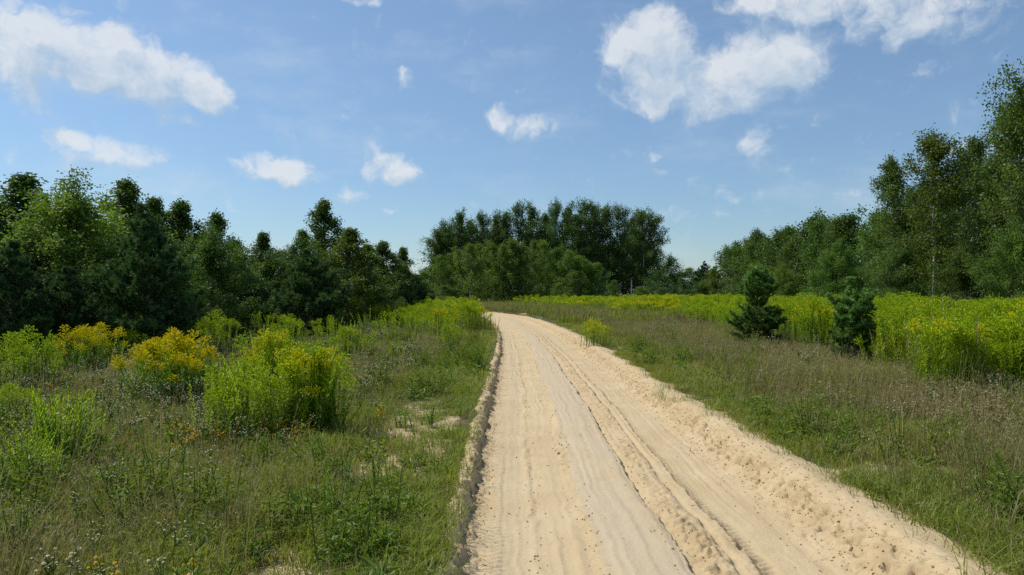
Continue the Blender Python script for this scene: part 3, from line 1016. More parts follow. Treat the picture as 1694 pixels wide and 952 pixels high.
for k, (px, top, y, w, lab) in enumerate([(945, 452, 128, 3.2, 'low bright shrub before the middle of the far grove'), (1015, 466, 132, 2.4, 'small light green shrub at the dark right foot of the far grove'), (925, 470, 120, 2.6, 'low shrub on the meadow edge left of the bright one'),
                                        (735, 474, 112, 2.8, 'low shrub at the left foot of the far grove'), (1060, 476, 135, 3.0, 'low bush below the right end of the far grove'),
                                        (1108, 431, 150, 6.0, 'rounded dark tree standing alone right of the far grove'), (1132, 462, 140, 3.6, 'bush in the gap right of the lone dark tree'),
                                        (1163, 466, 112, 4.2, 'light green bush in front of the two dark far pines'), (1182, 448, 110, 3.4, 'narrow light green tree left of the right hand tree row'),
                                        (1092, 478, 138, 3.2, 'dark bush under the lone dark tree'), (1150, 462, 150, 5.0, 'wide bush hiding most of the far pale house roof'), (1086, 452, 158, 6.0, 'dark leafy tree filling the right foot of the far grove'), (1120, 456, 165, 6.0, 'dark leafy tree behind the bush right of the lone dark tree')]):
    dark = 'dark' in lab and 'light' not in lab
    tree('bushy_tree' if top > 440 else 'broadleaf_tree', FAR[(k * 2 + 1) % 3], px, top, y, w, lab, 'tree', 'scattered trees on the far meadow edge', (.7, .8, .8) if dark else (1.25, 1.2, .9))
for k, (px, top) in enumerate([(1112, 458), (1126, 452), (1140, 447), (1154, 452), (695, 474), (706, 472), (1168, 455)]):
    tree('broadleaf_tree', FAR[k % 3], px, top, 330 + 6 * k, 11, 'hazy tree of the distant wood seen through the gap beside the far grove', 'tree', 'trees of the distant wood', (.9, 1.0, 1.2))  # distance haze put into the crown colour as a bluish tint

# pines: trunk and single branches
PB_LONG = [pine_branch(s, 1.0, 330).mesh('pine_branch', [M_NEEDLE, M_PINE_BARK]) for s in (1, 2, 3)]
PB_SHORT = [pine_branch(s, .5, 480).mesh('pine_branch', [M_NEEDLE, M_PINE_BARK]) for s in (4, 5, 6)]


def pine(px, top, y, w, label, whorls, per, group, seed, base=.08, tint=(1, 1, 1), up=(8, 55), env=None):
    r = np.random.default_rng(seed)
    x, H = place(px, y), height(top, y)
    t = thing('pine_tree', label, 'pine tree', (x, y, float(ground_z(x, y)) - .03), r.uniform(0, 6), (1, 1, 1), group)
    g = Geo()
    k = np.linspace(0, 1, 9)
    line = np.c_[r.normal(0, .012 * H, 9) * k, r.normal(0, .012 * H, 9) * k, H * .97 * k]
    g.tube(line, (.016 * H + .01) * (1 - k) ** .9 + .006, 7, 0, 0.8)
    link('trunk', g.mesh('pine_trunk', M_PINE_BARK), t)
    for i in range(whorls):
        rel = i / (whorls - 1)
        s = base + (1 - base) * rel ** .92
        f = w / 2 * (min(1, .72 + 1.3 * rel) * (1 - rel ** 1.25) + .10)
        if env:
            f = w / 2 * float(np.interp(rel, env[0], env[1]))
        el0 = up[0] + (up[1] - up[0]) * rel
        for j in range(per if rel < .85 else max(3, per - 1)):
            L = f * r.uniform(.72, 1.18)
            el = R(el0 + r.normal(0, 6))
            az = 2 * math.pi * (j + r.uniform(-.25, .25)) / per + i * 1.1
            p = [float(np.interp(min(s + r.normal(0, .008), .99), k, line[:, c])) for c in range(3)]
            me = PB_LONG[r.integers(3)] if L > .62 else PB_SHORT[r.integers(3)]
            sc = L if L > .62 else max(L, .22) * 2
            o = link('branch', me, t, p, (r.normal(0, .25), -el, az), (sc, sc, sc))
            j = 1 + (1.2 * rel ** .8 if env else .15 * rel)  # upper whorls coloured lighter, painting in the light on the crown top
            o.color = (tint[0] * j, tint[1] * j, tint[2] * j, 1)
    o = link('branch', PB_SHORT[0], t, (line[-1, 0], line[-1, 1], H * .90), (0, R(-86), 0), (.6, .6, .6))
    o.color = (*tint, 1)
    return t


pine(240, 342, 18.5, 2.7, 'tall young pine with visible dark trunk before the left wood, behind the yellow goldenrod', 12, 6, 'pines before the left wood', 11, .10, (1.15, 1.2, 1.2))
pine(22, 410, 16.5, 2.3, 'dark pine at the far left behind the feathery green goldenrod', 9, 6, 'pines before the left wood', 12, .05, (.85, .9, .9))
pine(110, 455, 17.6, 1.9, 'smaller dark pine between the far left pine and the tall young pine', 8, 6, 'pines before the left wood', 13, .05, (.85, .9, .9))
pine(510, 418, 27, 3.1, 'broad bushy pine with branches to the ground before the spired birch', 10, 7, 'pines before the left wood', 14, .04, (1.2, 1.2, 1.2))
pine(400, 440, 30, 2.4, 'dark pine in the hollow left of the broad bushy pine', 9, 6, 'pines before the left wood', 15, .05, (.8, .85, .85))
pine(690, 468, 47, 2.6, 'low dark pine at the end of the left wood beside the far band of flowers', 8, 6, 'pines before the left wood', 16, .05, (.8, .85, .85))
pine(1253, 446, 23.6, 1.75, 'taller of the two small pines in the right meadow, with a gap below its crown', 12, 6, 'small pines in the right meadow', 17, .09, (1.25, 1.2, .85), (16, 62), ([0, .1, .24, .30, .44, .50, .68, .85, 1], [.80, 1.05, .95, .42, .36, .80, .80, .50, .10]))
pine(1412, 468, 18.6, 1.5, 'shorter small pine leaning over the right meadow beside the bright goldenrod', 10, 6, 'small pines in the right meadow', 18, .05, (1.35, 1.3, .9), (18, 64), ([0, .12, .3, .5, .62, .75, 1], [.65, .8, .7, 1.0, .7, .42, .12]))
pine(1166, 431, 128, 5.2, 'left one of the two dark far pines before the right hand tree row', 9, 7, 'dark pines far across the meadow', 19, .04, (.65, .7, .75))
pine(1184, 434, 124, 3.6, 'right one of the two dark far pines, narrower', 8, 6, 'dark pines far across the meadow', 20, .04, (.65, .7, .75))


# ------------------------------------------------------------------ far houses between the trees
def box_geo(g, x0, x1, y0, y1, z0, z1, mat=0):
    v = np.array([[x, y, z] for z in (z0, z1) for y in (y0, y1) for x in (x0, x1)], float)
    f = [[0, 2, 3, 1], [4, 5, 7, 6], [0, 1, 5, 4], [2, 6, 7, 3], [0, 4, 6, 2], [1, 3, 7, 5]]
    g.raw(v, np.array(f), mat=mat)


def house(px, y, w, wall, ridge, label):
    x = place(px, y)
    t = thing('house', label, 'house', (x, y, 0.0), 0.25, group='houses beyond the far trees')
    g = Geo()
    box_geo(g, -w / 2, w / 2, -3.5, 3.5, -.2, wall)
    ga = np.array([[-w / 2, -3.5, wall], [-w / 2, 3.5, wall], [-w / 2, 0, ridge - .1], [w / 2, -3.5, wall], [w / 2, 3.5, wall], [w / 2, 0, ridge - .1]])
    g.raw(ga, tris=np.array([[0, 2, 1], [3, 4, 5]]))
    link('wall', g.mesh('house_wall', M_WALL), t)
    g = Geo()
    for s in (-1, 1):
        a = np.array([[-w / 2 - .4, s * 4.0, wall - .2], [w / 2 + .4, s * 4.0, wall - .2], [w / 2 + .4, 0, ridge], [-w / 2 - .4, 0, ridge]])
        b = a + np.array([0, 0, .14])
        g.raw(np.concatenate([a, b]), np.array([[0, 1, 2, 3], [4, 7, 6, 5], [0, 4, 5, 1], [1, 5, 6, 2], [3, 2, 6, 7], [0, 3, 7, 4]]))
    rf = link('roof', g.mesh('house_roof', M_ROOF), t)
    g = Geo()
    box_geo(g, w * .2, w * .2 + .6, -.3, .3, ridge - .4, ridge + .9)
    link('chimney', g.mesh('house_chimney', M_WALL), rf)
    for k in (-.3, .05):
        g = Geo()
        box_geo(g, w * k - .6, w * k + .6, -3.56, -3.44, 1.0, 2.4)
        wn = link('window', g.mesh('house_window', M_WALL), t)
        g = Geo()
        box_geo(g, w * k - .5, w * k + .5, -3.60, -3.50, 1.1, 2.3)
        link('pane', g.mesh('house_pane', M_PANE), wn)
    g = Geo()
    box_geo(g, w * .3, w * .3 + 1.0, -3.58, -3.45, 0, 2.1)
    link('door', g.mesh('house_door', M_DOOR), t)


house(1144, 262, 6.0, 4.6, 6.9, 'pale house roof glimpsed far off in the gap between the dark trees')
house(1093, 240, 5.0, 4.6, 6.2, 'bit of pale house wall far off at the right end of the grove')


# ------------------------------------------------------------------ goldenrod
STALK = {}
for kind, n in (('bloom', 4), ('bud', 4), ('young', 4)):
    STALK[kind] = []
    for k in range(n):
        g, pl = stalk_geo(100 + 10 * k + len(kind), 1.0, kind)
        STALK[kind].append((g, pl, g.mesh('goldenrod_stalk', M_STALK), pl.mesh('goldenrod_plume', M_BUD if kind == 'bud' else M_PLUME) if pl.n else None))
grng = np.random.default_rng(5)


def clump(px, by, top, wpx, kinds, n, label, group, tint=(1, 1, 1), ptint=(1, 1, 1), depth=.8):
    y = 2107.0 / (by - 488.0)
    y = y + .35
    x = place(px, y)
    H = height(top, y) * (1.07 if group == LG else 1.0)
    n = int(n * (1.25 if group == LG else 1.0))
    rx = wpx / 2 / 1317 * y
    tint = tuple(c * (1.28 if group == LG else 1.1) for c in tint)
    t = thing('goldenrod_clump', label, 'goldenrod', (x, y, float(ground_z(x, y)) - .02), 0, (1, 1, 1), group)
    for k in range(n):
        a, q = grng.uniform(0, 6.283), 1.12 * grng.random() ** .58
        dx, dy = rx * .82 * q * math.cos(a), rx * depth * q * math.sin(a)
        h = H * (1 - .26 * q ** 2) * (grng.uniform(.62, .9) if grng.random() < .3 else grng.uniform(.84, 1.05))
        kind = kinds[grng.integers(len(kinds))]
        g, pl, me, pm = STALK[kind][grng.integers(4)]
        sc = max(.75, min(1.15, h ** .6))
        out = .24 * q
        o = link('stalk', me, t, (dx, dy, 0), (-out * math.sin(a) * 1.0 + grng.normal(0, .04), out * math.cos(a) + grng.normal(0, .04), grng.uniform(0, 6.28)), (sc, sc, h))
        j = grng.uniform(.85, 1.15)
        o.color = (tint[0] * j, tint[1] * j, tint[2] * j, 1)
        if pm is not None:
            p = link('plume', pm, o)
            p.color = (*ptint, 1)
    return t


LG = 'goldenrod clumps in the left meadow'
clump(45, 662, 552, 135, ['young', 'young', 'bud'], 56, 'feathery green goldenrod clump without flowers at the left edge', LG, (.95, .95, .9))
clump(148, 628, 542, 115, ['bloom'], 42, 'goldenrod clump with a flat yellow top beside the feathery green one', LG, (.7, .85, .9), (1, .9, 1))
clump(285, 676, 556, 160, ['bloom'], 72, 'large goldenrod clump with bright orange yellow top and dark green body', LG, (.75, .92, .9), (1.05, .95, 1))
clump(358, 596, 518, 76, ['bud', 'young'], 34, 'yellow green goldenrod clump standing before the tall young pine', LG, (1, 1, .9))
clump(395, 746, 592, 140, ['young', 'young', 'young', 'bud'], 74, 'bright green flowerless goldenrod clump, nearest of the big clumps', LG, (1.1, 1.05, 1))
clump(445, 675, 542, 125, ['bloom', 'bud', 'young'], 56, 'goldenrod clump with thin yellow tips behind the bright flowerless one', LG, (1, 1, .9))
clump(515, 730, 566, 120, ['bud', 'bloom', 'young', 'young'], 68, 'mixed green and yellow goldenrod clump with ragged right side', LG, (.95, 1, .9))
clump(430, 572, 512, 95, ['young', 'bud'], 26, 'shaded green goldenrod clump before the dark hollow of the wood', LG, (.8, .9, .9))
clump(575, 608, 536, 70, ['young', 'bud'], 34, 'light green spiky goldenrod clump right of the yellow tipped ones', LG, (1.1, 1.05, .9))
clump(105, 800, 640, 135, ['young'], 44, 'low pale green young goldenrod clump in the near left grass', LG, (1, 1, .9))
clump(50, 840, 715, 130, ['young'], 36, 'lowest young goldenrod patch in the left corner grass', LG, (.95, .95, .85))
clump(655, 574, 512, 80, ['young', 'bud'], 26, 'green goldenrod clump below the pale stemmed birch', LG, (1, 1, .9))
clump(612, 562, 511, 66, ['young'], 22, 'dull green goldenrod clump in front of the slim birches', LG, (.8, .85, .8))
clump(728, 564, 511, 60, ['bloom', 'bud'], 26, 'yellow flowering goldenrod clump half way along the left verge', LG)
clump(738, 584, 526, 50, ['young', 'bud'], 22, 'bright lime goldenrod clump just before the yellow one on the left verge', LG, (1.1, 1.05, 1))
clump(690, 558, 508, 66, ['bud', 'young'], 22, 'lime goldenrod clump left of the yellow one on the verge', LG)
clump(775, 548, 500, 54, ['bloom', 'bud'], 22, 'farthest yellow goldenrod clump where the left verge meets the bend', LG)
clump(797, 546, 508, 38, ['bloom'], 16, 'small yellow goldenrod clump above the brown weeds by the bend', LG, (.8, .85, .8))
clump(475, 592, 522, 70, ['young', 'bud'], 26, 'lime goldenrod clump at the shaded foot of the broad bushy pine', LG, (.95, 1, .9))
clump(545, 580, 524, 56, ['young', 'bud'], 22, 'small lime goldenrod clump right of the broad bushy pine', LG, (1, 1, .9))
clump(15, 725, 625, 70, ['young', 'bud'], 24, 'goldenrod clump cut by the left edge below the feathery one', LG, (.9, .95, .9))
clump(660, 606, 556, 60, ['young'], 16, 'thin sparse goldenrod clump in the middle of the left verge', LG, (.9, .85, .9))
clump(215, 612, 548, 60, ['young', 'bud'], 20, 'small shaded goldenrod clump between the two yellow topped clumps', LG, (.7, .8, .85))
RG = 'goldenrod clumps at the front of the right meadow'
RIGHT_FRONT = [
    (983, 574, 525, 62, ['bloom', 'bud'], 28, 'single goldenrod clump close to the right edge of the track', (.95, 1, .9)),
    (1310, 575, 490, 70, ['bud'], 26, 'goldenrod clump right behind the taller small pine', (.9, 1, .9)),
    (1350, 586, 488, 60, ['bud', 'bud', 'bloom'], 24, 'goldenrod clump between the two small pines', (.95, 1, .9)),
    (1480, 622, 505, 95, ['young', 'bud'], 34, 'yellow leaved goldenrod clump in front of the shorter small pine', (1.25, 1.1, .8)),
    (1560, 628, 490, 100, ['bud', 'young'], 36, 'goldenrod clump right of the yellow leaved one', (1, 1, .9)),
    (1635, 640, 492, 95, ['bud'], 34, 'tall lime goldenrod clump left of the last one at the right edge', (1.05, 1.05, .9)),
    (1700, 645, 495, 100, ['bud', 'bud', 'bloom'], 34, 'goldenrod clump cut by the right edge of the picture', (.95, 1, .9)),
    (1215, 560, 500, 60, ['bud', 'young'], 20, 'goldenrod clump left behind the taller small pine', (.9, 1, .9)),
    (1120, 536, 496, 60, ['young', 'bud'], 16, 'darker green goldenrod clump in the middle of the far flower band', (.6, .75, .8)),
]
for px, by, top, w, kinds, n, label, tint in RIGHT_FRONT:
    clump(px, by, top, w, kinds, n, label, RG, tint)


# ------------------------------------------------------------------ things nobody could count: scattered with geometry nodes
def scatter(name, label, protos, P, rot, scl, idx, tint):
    """one object that carries many copies of the PROTOS meshes at the points P"""
    me = bpy.data.meshes.new(name)
    n = len(P)
    me.vertices.add(n)
    me.vertices.foreach_set('co', np.asarray(P, np.float32).ravel())
    for an, ty, fld, val in (('rot', 'FLOAT_VECTOR', 'vector', rot), ('scl', 'FLOAT_VECTOR', 'vector', scl), ('idx', 'INT', 'value', idx), ('itint', 'FLOAT', 'value', tint)):
        a = me.attributes.new(an, ty, 'POINT')
        a.data.foreach_set(fld, np.asarray(val, np.int32 if ty == 'INT' else np.float32).ravel())
    o = link(name, me)
    o['kind'], o['label'] = 'stuff', label
    ng = bpy.data.node_groups.new(name, 'GeometryNodeTree')
    ng.interface.new_socket('Geometry', in_out='INPUT', socket_type='NodeSocketGeometry')
    ng.interface.new_socket('Geometry', in_out='OUTPUT', socket_type='NodeSocketGeometry')
    nn, ln = ng.nodes, ng.links
    gi, go = nn.new('NodeGroupInput'), nn.new('NodeGroupOutput')
    join = nn.new('GeometryNodeJoinGeometry')
    for k in reversed(range(len(protos))):          # a join lists its links last first
        po = bpy.data.objects.new(name + '_pattern', protos[k])
        oi = nn.new('GeometryNodeObjectInfo')
        oi.inputs['Object'].default_value = po
        oi.inputs['As Instance'].default_value = False
        gt = nn.new('GeometryNodeGeometryToInstance')
        ln.new(oi.outputs['Geometry'], gt.inputs[0])
        ln.new(gt.outputs[0], join.inputs[0])
    ip = nn.new('GeometryNodeInstanceOnPoints')
    ip.inputs['Pick Instance'].default_value = True
    ln.new(gi.outputs[0], ip.inputs['Points'])
    ln.new(join.outputs[0], ip.inputs['Instance'])

    def named(an, ty):
        a = nn.new('GeometryNodeInputNamedAttribute')
        a.data_type = ty
        a.inputs['Name'].default_value = an
        return next(s for s in a.outputs if s.enabled and s.name == 'Attribute')
    ln.new(named('idx', 'INT'), ip.inputs['Instance Index'])
    e2r = nn.new('FunctionNodeEulerToRotation')
    ln.new(named('rot', 'FLOAT_VECTOR'), e2r.inputs[0])
    ln.new(e2r.outputs[0], ip.inputs['Rotation'])
    ln.new(named('scl', 'FLOAT_VECTOR'), ip.inputs['Scale'])
    ln.new(ip.outputs[0], go.inputs[0])
    md = o.modifiers.new('scatter', 'NODES')
    md.node_group = ng
    return o


def tuft(seed, n, h, w, rad, bend=.5, mat=0, heads=False, lo=.2):
    """a tuft of arching blades, each a tapering strip"""
    r = np.random.default_rng(seed)
    g = Geo()
    for i in range(n):
        a, q = r.uniform(0, 6.283), math.sqrt(r.random())
        p = np.array([rad * q * math.cos(a), rad * q * math.sin(a), -.01])
        az = a + r.normal(0, .9)
        hh = h * r.uniform(.45, 1.1)
        b = bend * r.uniform(.2, 1.2) * hh
        d = np.array([math.cos(az), math.sin(az), 0])
        s = np.array([-math.sin(az + r.normal(0, .8)), math.cos(az), 0])
        s /= np.linalg.norm(s)
        ww = w * r.uniform(.7, 1.2)
        p1 = p + d * b * .22 + np.array([0, 0, hh * .5])
        p2 = p + d * b * .6 + np.array([0, 0, hh * .85])
        p3 = p + d * b * 1.1 + np.array([0, 0, hh * (1.0 - .25 * b / hh)])
        t0 = r.uniform(0, .35)
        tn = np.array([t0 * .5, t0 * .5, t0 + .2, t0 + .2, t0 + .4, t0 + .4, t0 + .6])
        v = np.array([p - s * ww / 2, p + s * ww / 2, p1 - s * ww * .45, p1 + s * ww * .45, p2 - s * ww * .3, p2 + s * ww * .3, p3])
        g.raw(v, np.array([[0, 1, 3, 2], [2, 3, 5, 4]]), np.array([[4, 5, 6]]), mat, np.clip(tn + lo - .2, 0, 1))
        if heads and r.random() < .45:
            m = 5
            P = p3 + np.linspace(0, 1, m)[:, None] * np.array([d[0] * .02, d[1] * .02, -.012]) * h * 4 + r.normal(0, .006 * h * 3, (m, 3))
            leaves_into(g, P, r.normal(0, .4, (m, 3)) + np.array([0, 0, 1]), min(.030 * h / .35, .030), min(.009 * h / .35, .007), r, mat, .75)
    return g


def forb(seed, n, h, rad, leaf, mat=0, narrow=.3):
    """a leafy low weed: several short stems with oval leaves"""
    r = np.random.default_rng(seed)
    g = Geo()
    for i in range(n):
        a, q = r.uniform(0, 6.283), math.sqrt(r.random())
        p = np.array([rad * q * math.cos(a), rad * q * math.sin(a), 0])
        hh = h * r.uniform(.5, 1.1)
        e = p + np.array([r.normal(0, .15) * hh, r.normal(0, .15) * hh, hh])
        g.tube(np.array([p, e]), [.004, .002], 3, mat, .2)
        m = max(5, int(hh / leaf * 5))
        t = r.uniform(.05, 1, m)
        P = p + (e - p) * t[:, None]
        az = r.uniform(0, 6.283, m)
        ax = np.stack([np.cos(az), np.sin(az), r.uniform(.0, .9, m)], 1)
        L = leaf * r.uniform(.6, 1.2, m) * (1.15 - .5 * t)
        leaves_into(g, P, ax, L, L * narrow, r, mat, np.clip(.2 + .6 * t + r.normal(0, .15, m), 0, 1))
    return g


def flower_weed(seed, n, h, rad, fs, nf, stem_mat=0, fl_mat=1):
    """thin branching stems that end in small flat flowers"""
    r = np.random.default_rng(seed)
    g = Geo()
    for i in range(n):
        a, q = r.uniform(0, 6.283), math.sqrt(r.random())
        p = np.array([rad * q * math.cos(a), rad * q * math.sin(a), 0])
        hh = h * r.uniform(.6, 1.1)
        e = p + np.array([r.normal(0, .12) * hh, r.normal(0, .12) * hh, hh * .75])
        g.tube(np.array([p, (p + e) / 2 + r.normal(0, .01, 3), e]), [.004, .003, .0025], 3, stem_mat, .4)
        m = 7
        t = r.uniform(.1, .95, m)
        az = r.uniform(0, 6.283, m)
        leaves_into(g, p + (e - p) * t[:, None], np.stack([np.cos(az), np.sin(az), r.uniform(.2, .9, m)], 1), .06 * h / .45, .010, r, stem_mat, .45)
        for k in range(nf):
            b = e + np.array([r.normal(0, .11), r.normal(0, .11), r.uniform(.06, .30)]) * hh
            g.tube(np.array([e, b]), [.0022, .0016], 3, stem_mat, .5)
            nrm = np.array([r.normal(0, .35), r.normal(0, .35), 1.0])
            nrm /= np.linalg.norm(nrm)
            s = np.cross(nrm, [1, .2, 0]); s /= np.linalg.norm(s)
            u = np.cross(nrm, s)
            w = fs * r.uniform(.7, 1.25)
            aa = np.arange(6) * np.pi / 3
            ring = b + w / 2 * (np.cos(aa)[:, None] * s + np.sin(aa)[:, None] * u)
            v = np.concatenate([[b + nrm * w * .25], ring])
            g.raw(v, tris=np.array([[0, 1 + j, 1 + (j + 1) % 6] for j in range(6)]), mat=fl_mat, tint=np.array([0.1] + [.9] * 6))
    return g


def candidates(n, seed, y0, y1, spread=.74, margin=2.2):
    """points over the meadow, thinning out with distance as the eye needs"""
    r = np.random.default_rng(seed)
    y = y0 * (y1 / y0) ** r.random(n)
    x = (r.random(n) * 2 - 1) * (spread * y + margin)
    u = x - ROAD_L - road_shift(np.clip(y, -60, 95))
    dl = -u
    dr = u - ROAD_W + .14 + .34 * fbm(x * 1.3, y * .8, 3)
    return r, x, y, dl, dr, np.maximum(dl, dr)


def emit(name, label, protos, r, x, y, keep, smin, smax, idx=None, tint=None, tilt=.18, grow=0.0, hscale=None):
    x, y = x[keep], y[keep]
    n = len(x)
    s = r.uniform(smin, smax, n) * (1 + grow * y)
    hs = s if hscale is None else s * hscale[keep]
    z = ground_z(x, y) - .01
    rot = np.stack([r.normal(0, tilt, n), r.normal(0, tilt, n), r.uniform(0, 6.283, n)], 1)
    ix = r.integers(0, len(protos), n) if idx is None else idx[keep]
    ti = np.clip(r.normal(.4, .3, n), 0, 1) if tint is None else np.clip(tint[keep] + r.normal(0, .15, n), 0, 1)
    scatter(name, label, protos, np.stack([x, y, z], 1), rot, np.stack([s, s, hs], 1), ix, ti)
    return n


def band_front(y):
    """where the tall goldenrod of the right meadow starts"""
    return np.interp(y, [0, 14, 16, 20, 27, 37, 50, 66, 90, 130, 170], [7.0, 6.9, 7.1, 7.9, 8.8, 10.2, 9.0, 7.6, 4.5, 0.0, -6.0])


g_near = [tuft(s, 22, .20, .0060, .09, .55).mesh('grass_tuft', M_GRASS) for s in (1, 2, 3)]
d_near = [tuft(s, 16, .40, .0042, .11, .35, heads=True).mesh('dry_grass_tuft', M_DRY) for s in (4, 5, 6)]
g_mid = [tuft(s, 46, .30, .012, .30, .45).mesh('grass_patch', M_GRASS) for s in (7, 8)]
d_mid = [tuft(s, 44, .42, .009, .32, .3, heads=True).mesh('dry_grass_patch', M_DRY) for s in (9, 10)]
g_far = [tuft(s, 90, .42, .034, 1.0, .4).mesh('grass_stretch', M_GRASS) for s in (11, 12)]
d_far = [tuft(s, 80, .50, .026, 1.0, .3).mesh('dry_grass_stretch', M_DRY) for s in (13, 14)]

# green grass
r, x, y, dl, dr, d = candidates(60000, 21, 2.6, 16)
sandy = sandy_mask(x, y)
n = fbm(x * .5, y * .5, 3)
nf = fbm(x * 2.2, y * 2.2, 3)
keep_p = sstep(.0, .30, d) * (1 - .88 * sstep(.25, .7, sandy)) * (.52 + .5 * n + .45 * nf)
verge = np.exp(-((d - .55) / .5) ** 2)
keep_p = np.clip(keep_p + .22 * verge * (1 - sandy), 0, 1)
keep_p *= np.where(dr > 1.0, .62, 1.1)
hs = np.where(d < 1.3, .60, .90) * (1 + .5 * n + .3 * nf)
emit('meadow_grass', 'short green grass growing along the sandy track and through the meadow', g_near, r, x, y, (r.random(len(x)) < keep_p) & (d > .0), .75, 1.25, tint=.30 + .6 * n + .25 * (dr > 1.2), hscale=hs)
# thin blades straggling over the bare sand of the right edge
r, x, y, dl, dr, d = candidates(9000, 27, 3.5, 20)
n = fbm(x * 1.6, y * 1.6, 3)
emit('edge_grass', 'thin straggling grass on the bare sand at the edges of the track', [tuft(s, 9, .26, .0048, .07, 1.0).mesh('edge_grass_tuft', M_GRASS) for s in (31, 32)], r, x, y, (((dr > -.12) & (dr < .6)) | ((dl > -.02) & (dl < .2))) & (n > -.10), .6, 1.15, tint=.35 + 0 * n, tilt=.35)
# dry grass
r, x, y, dl, dr, d = candidates(32000, 22, 2.6, 16)
sandy = sandy_mask(x, y)
n = fbm(x * .45 + 7, y * .45, 3)
nf = fbm(x * 1.9 + 7, y * 1.9, 3)
keep_p = sstep(.8, 2.0, d) * (1 - .7 * sstep(.3, .8, sandy)) * (.42 + .6 * n + .5 * nf) + .05 * (d > .25)
keep_p = np.where(dr > 0, keep_p * 1.2, keep_p * .5) * np.where(x > band_front(y) - .2, .3, 1)
emit('dry_meadow_grass', 'brown dry grass with seed heads mixed into the meadow', d_near, r, x, y, r.random(len(x)) < keep_p, .7, 1.2, tint=.35 + .7 * n, hscale=np.where(dr > 0, .85, .62) * (1.0 + .35 * n + .3 * nf))
# pale stems standing above the rest
r, x, y, dl, dr, d = candidates(9000, 29, 3.5, 30)
n = fbm(x * .6 + 17, y * .6, 3)
emit('pale_grass_stems', 'thin pale dry stems standing above the meadow grass', [tuft(s, 4, .62, .0042, .10, .22, heads=True, lo=.45).mesh('pale_stem_tuft', M_DRY) for s in (35, 36, 37)], r, x, y, (d > 1.0) & (x < band_front(y)) & (r.random(len(x)) < np.where(dr > 0, .26, .14) + .3 * n), .7, 1.25, tint=.05 + 0 * n, grow=.015)
# short dead thatch over the bare patches
r, x, y, dl, dr, d = candidates(12000, 28, 2.6, 14)
emit('thatch_grass', 'short bleached dead grass over the bare patches', [tuft(s, 18, .07, .005, .12, 1.3, lo=.5).mesh('thatch_tuft', M_DRY) for s in (33, 34)], r, x, y, (d > .08) & (d < 2.2) & (r.random(len(x)) < .55), .7, 1.3, tint=.15 + 0 * x, tilt=.3)
# middle distance
r, x, y, dl, dr, d = candidates(26000, 23, 13, 46)
n = fbm(x * .3, y * .3, 3)
sandy = sandy_mask(x, y)
verge = np.exp(-((d - .5) / .6) ** 2)
kp = sstep(.10, .4, d) * (.55 + .6 * n + .4 * verge) * (1 - .8 * sandy)
emit('mid_meadow_grass', 'green grass of the meadow farther along the track', g_mid, r, x, y, r.random(len(x)) < kp, .7, 1.1, tint=.45 + .6 * n, hscale=np.where(d < 1.4, .45, .8) * (1 + .5 * n))
r, x, y, dl, dr, d = candidates(20000, 24, 13, 46)
n = fbm(x * .3 + 9, y * .3, 3)
kp = sstep(1.0, 2.2, d) * (.48 + .7 * n) * (1 - .8 * sandy_mask(x, y)) * np.where(x > band_front(y) - .2, .3, 1)
emit('mid_dry_grass', 'brown dry grass of the meadow farther along the track', d_mid, r, x, y, r.random(len(x)) < kp, .7, 1.15, tint=.35 + .6 * n, hscale=np.where(dr > 0, .85, .65))
# far
r, x, y, dl, dr, d = candidates(9000, 25, 42, 190)
n = fbm(x * .1, y * .1, 3)
emit('far_meadow_grass', 'green grass of the far meadow', g_far, r, x, y, (d > 1.1) & (r.random(len(x)) < .55 + .4 * n), .8, 1.3, tint=.4 + .5 * n)
r, x, y, dl, dr, d = candidates(7000, 26, 42, 190)
emit('far_dry_grass', 'brownish dry grass of the far meadow', d_far, r, x, y, (d > 1.3) & (r.random(len(x)) < .5), .8, 1.3)

# leafy weeds
w_near = [forb(s, 9, .20, .10, .075, narrow=.30).mesh('weed', M_WEED) for s in (1, 2)] + [forb(3, 7, .12, .10, .10, narrow=.36).mesh('weed', M_WEED)] + [forb(4, 8, .40, .09, .07, narrow=.20).mesh('weed', M_WEED), forb(5, 8, .15, .12, .14, narrow=.30).mesh('weed', M_WEED)]
r, x, y, dl, dr, d = candidates(15000, 31, 2.6, 26)
n = fbm(x * .7 + 21, y * .7, 3)
kp = sstep(.15, .5, d) * np.clip(.16 + .9 * n, 0, 1) * (1 - .85 * sandy_mask(x, y)) * np.where(dr > .8, .55, 1)
emit('leafy_weeds', 'low leafy weeds between the grasses', w_near, r, x, y, r.random(len(x)) < kp, .7, 1.2, tint=.3 + .6 * n, grow=.02)
# brown dead weeds
b_near = [forb(s, 10, .34, .16, .05, narrow=.3).mesh('brown_weed', M_DRY) for s in (11, 12)]
r, x, y, dl, dr, d = candidates(9000, 32, 4, 45)
n = fbm(x * .35 + 31, y * .35, 3)
kp = sstep(1.3, 2.4, d) * np.clip(.05 + 1.1 * n, 0, 1)
emit('brown_weeds', 'brown withered weeds standing in the meadow', b_near, r, x, y, r.random(len(x)) < kp, .7, 1.2, tint=.1 + 0 * n, grow=.02)
# white flowers
f_near = [flower_weed(s, 3, .36, .07, .0135, 9).mesh('white_flower_weed', [M_WEED, M_WHITE]) for s in (1, 2, 3)]
r, x, y, dl, dr, d = candidates(16000, 33, 3.0, 32)
n = fbm(x * .55 + 41, y * .40, 3)
kp = np.where(dl > 0, sstep(1.1, 2.0, dl) * np.clip(.15 + .26 * n, 0, .28) * (.40 + .60 * sstep(4.5, 7.5, y)), sstep(1.2, 2.2, dr) * np.clip(.015 + .12 * n, 0, .1))
emit('white_wildflowers', 'tiny white wildflowers on thin branching stems', f_near, r, x, y, r.random(len(x)) < kp, .7, 1.15, tint=.3 + 0 * n, grow=.022)
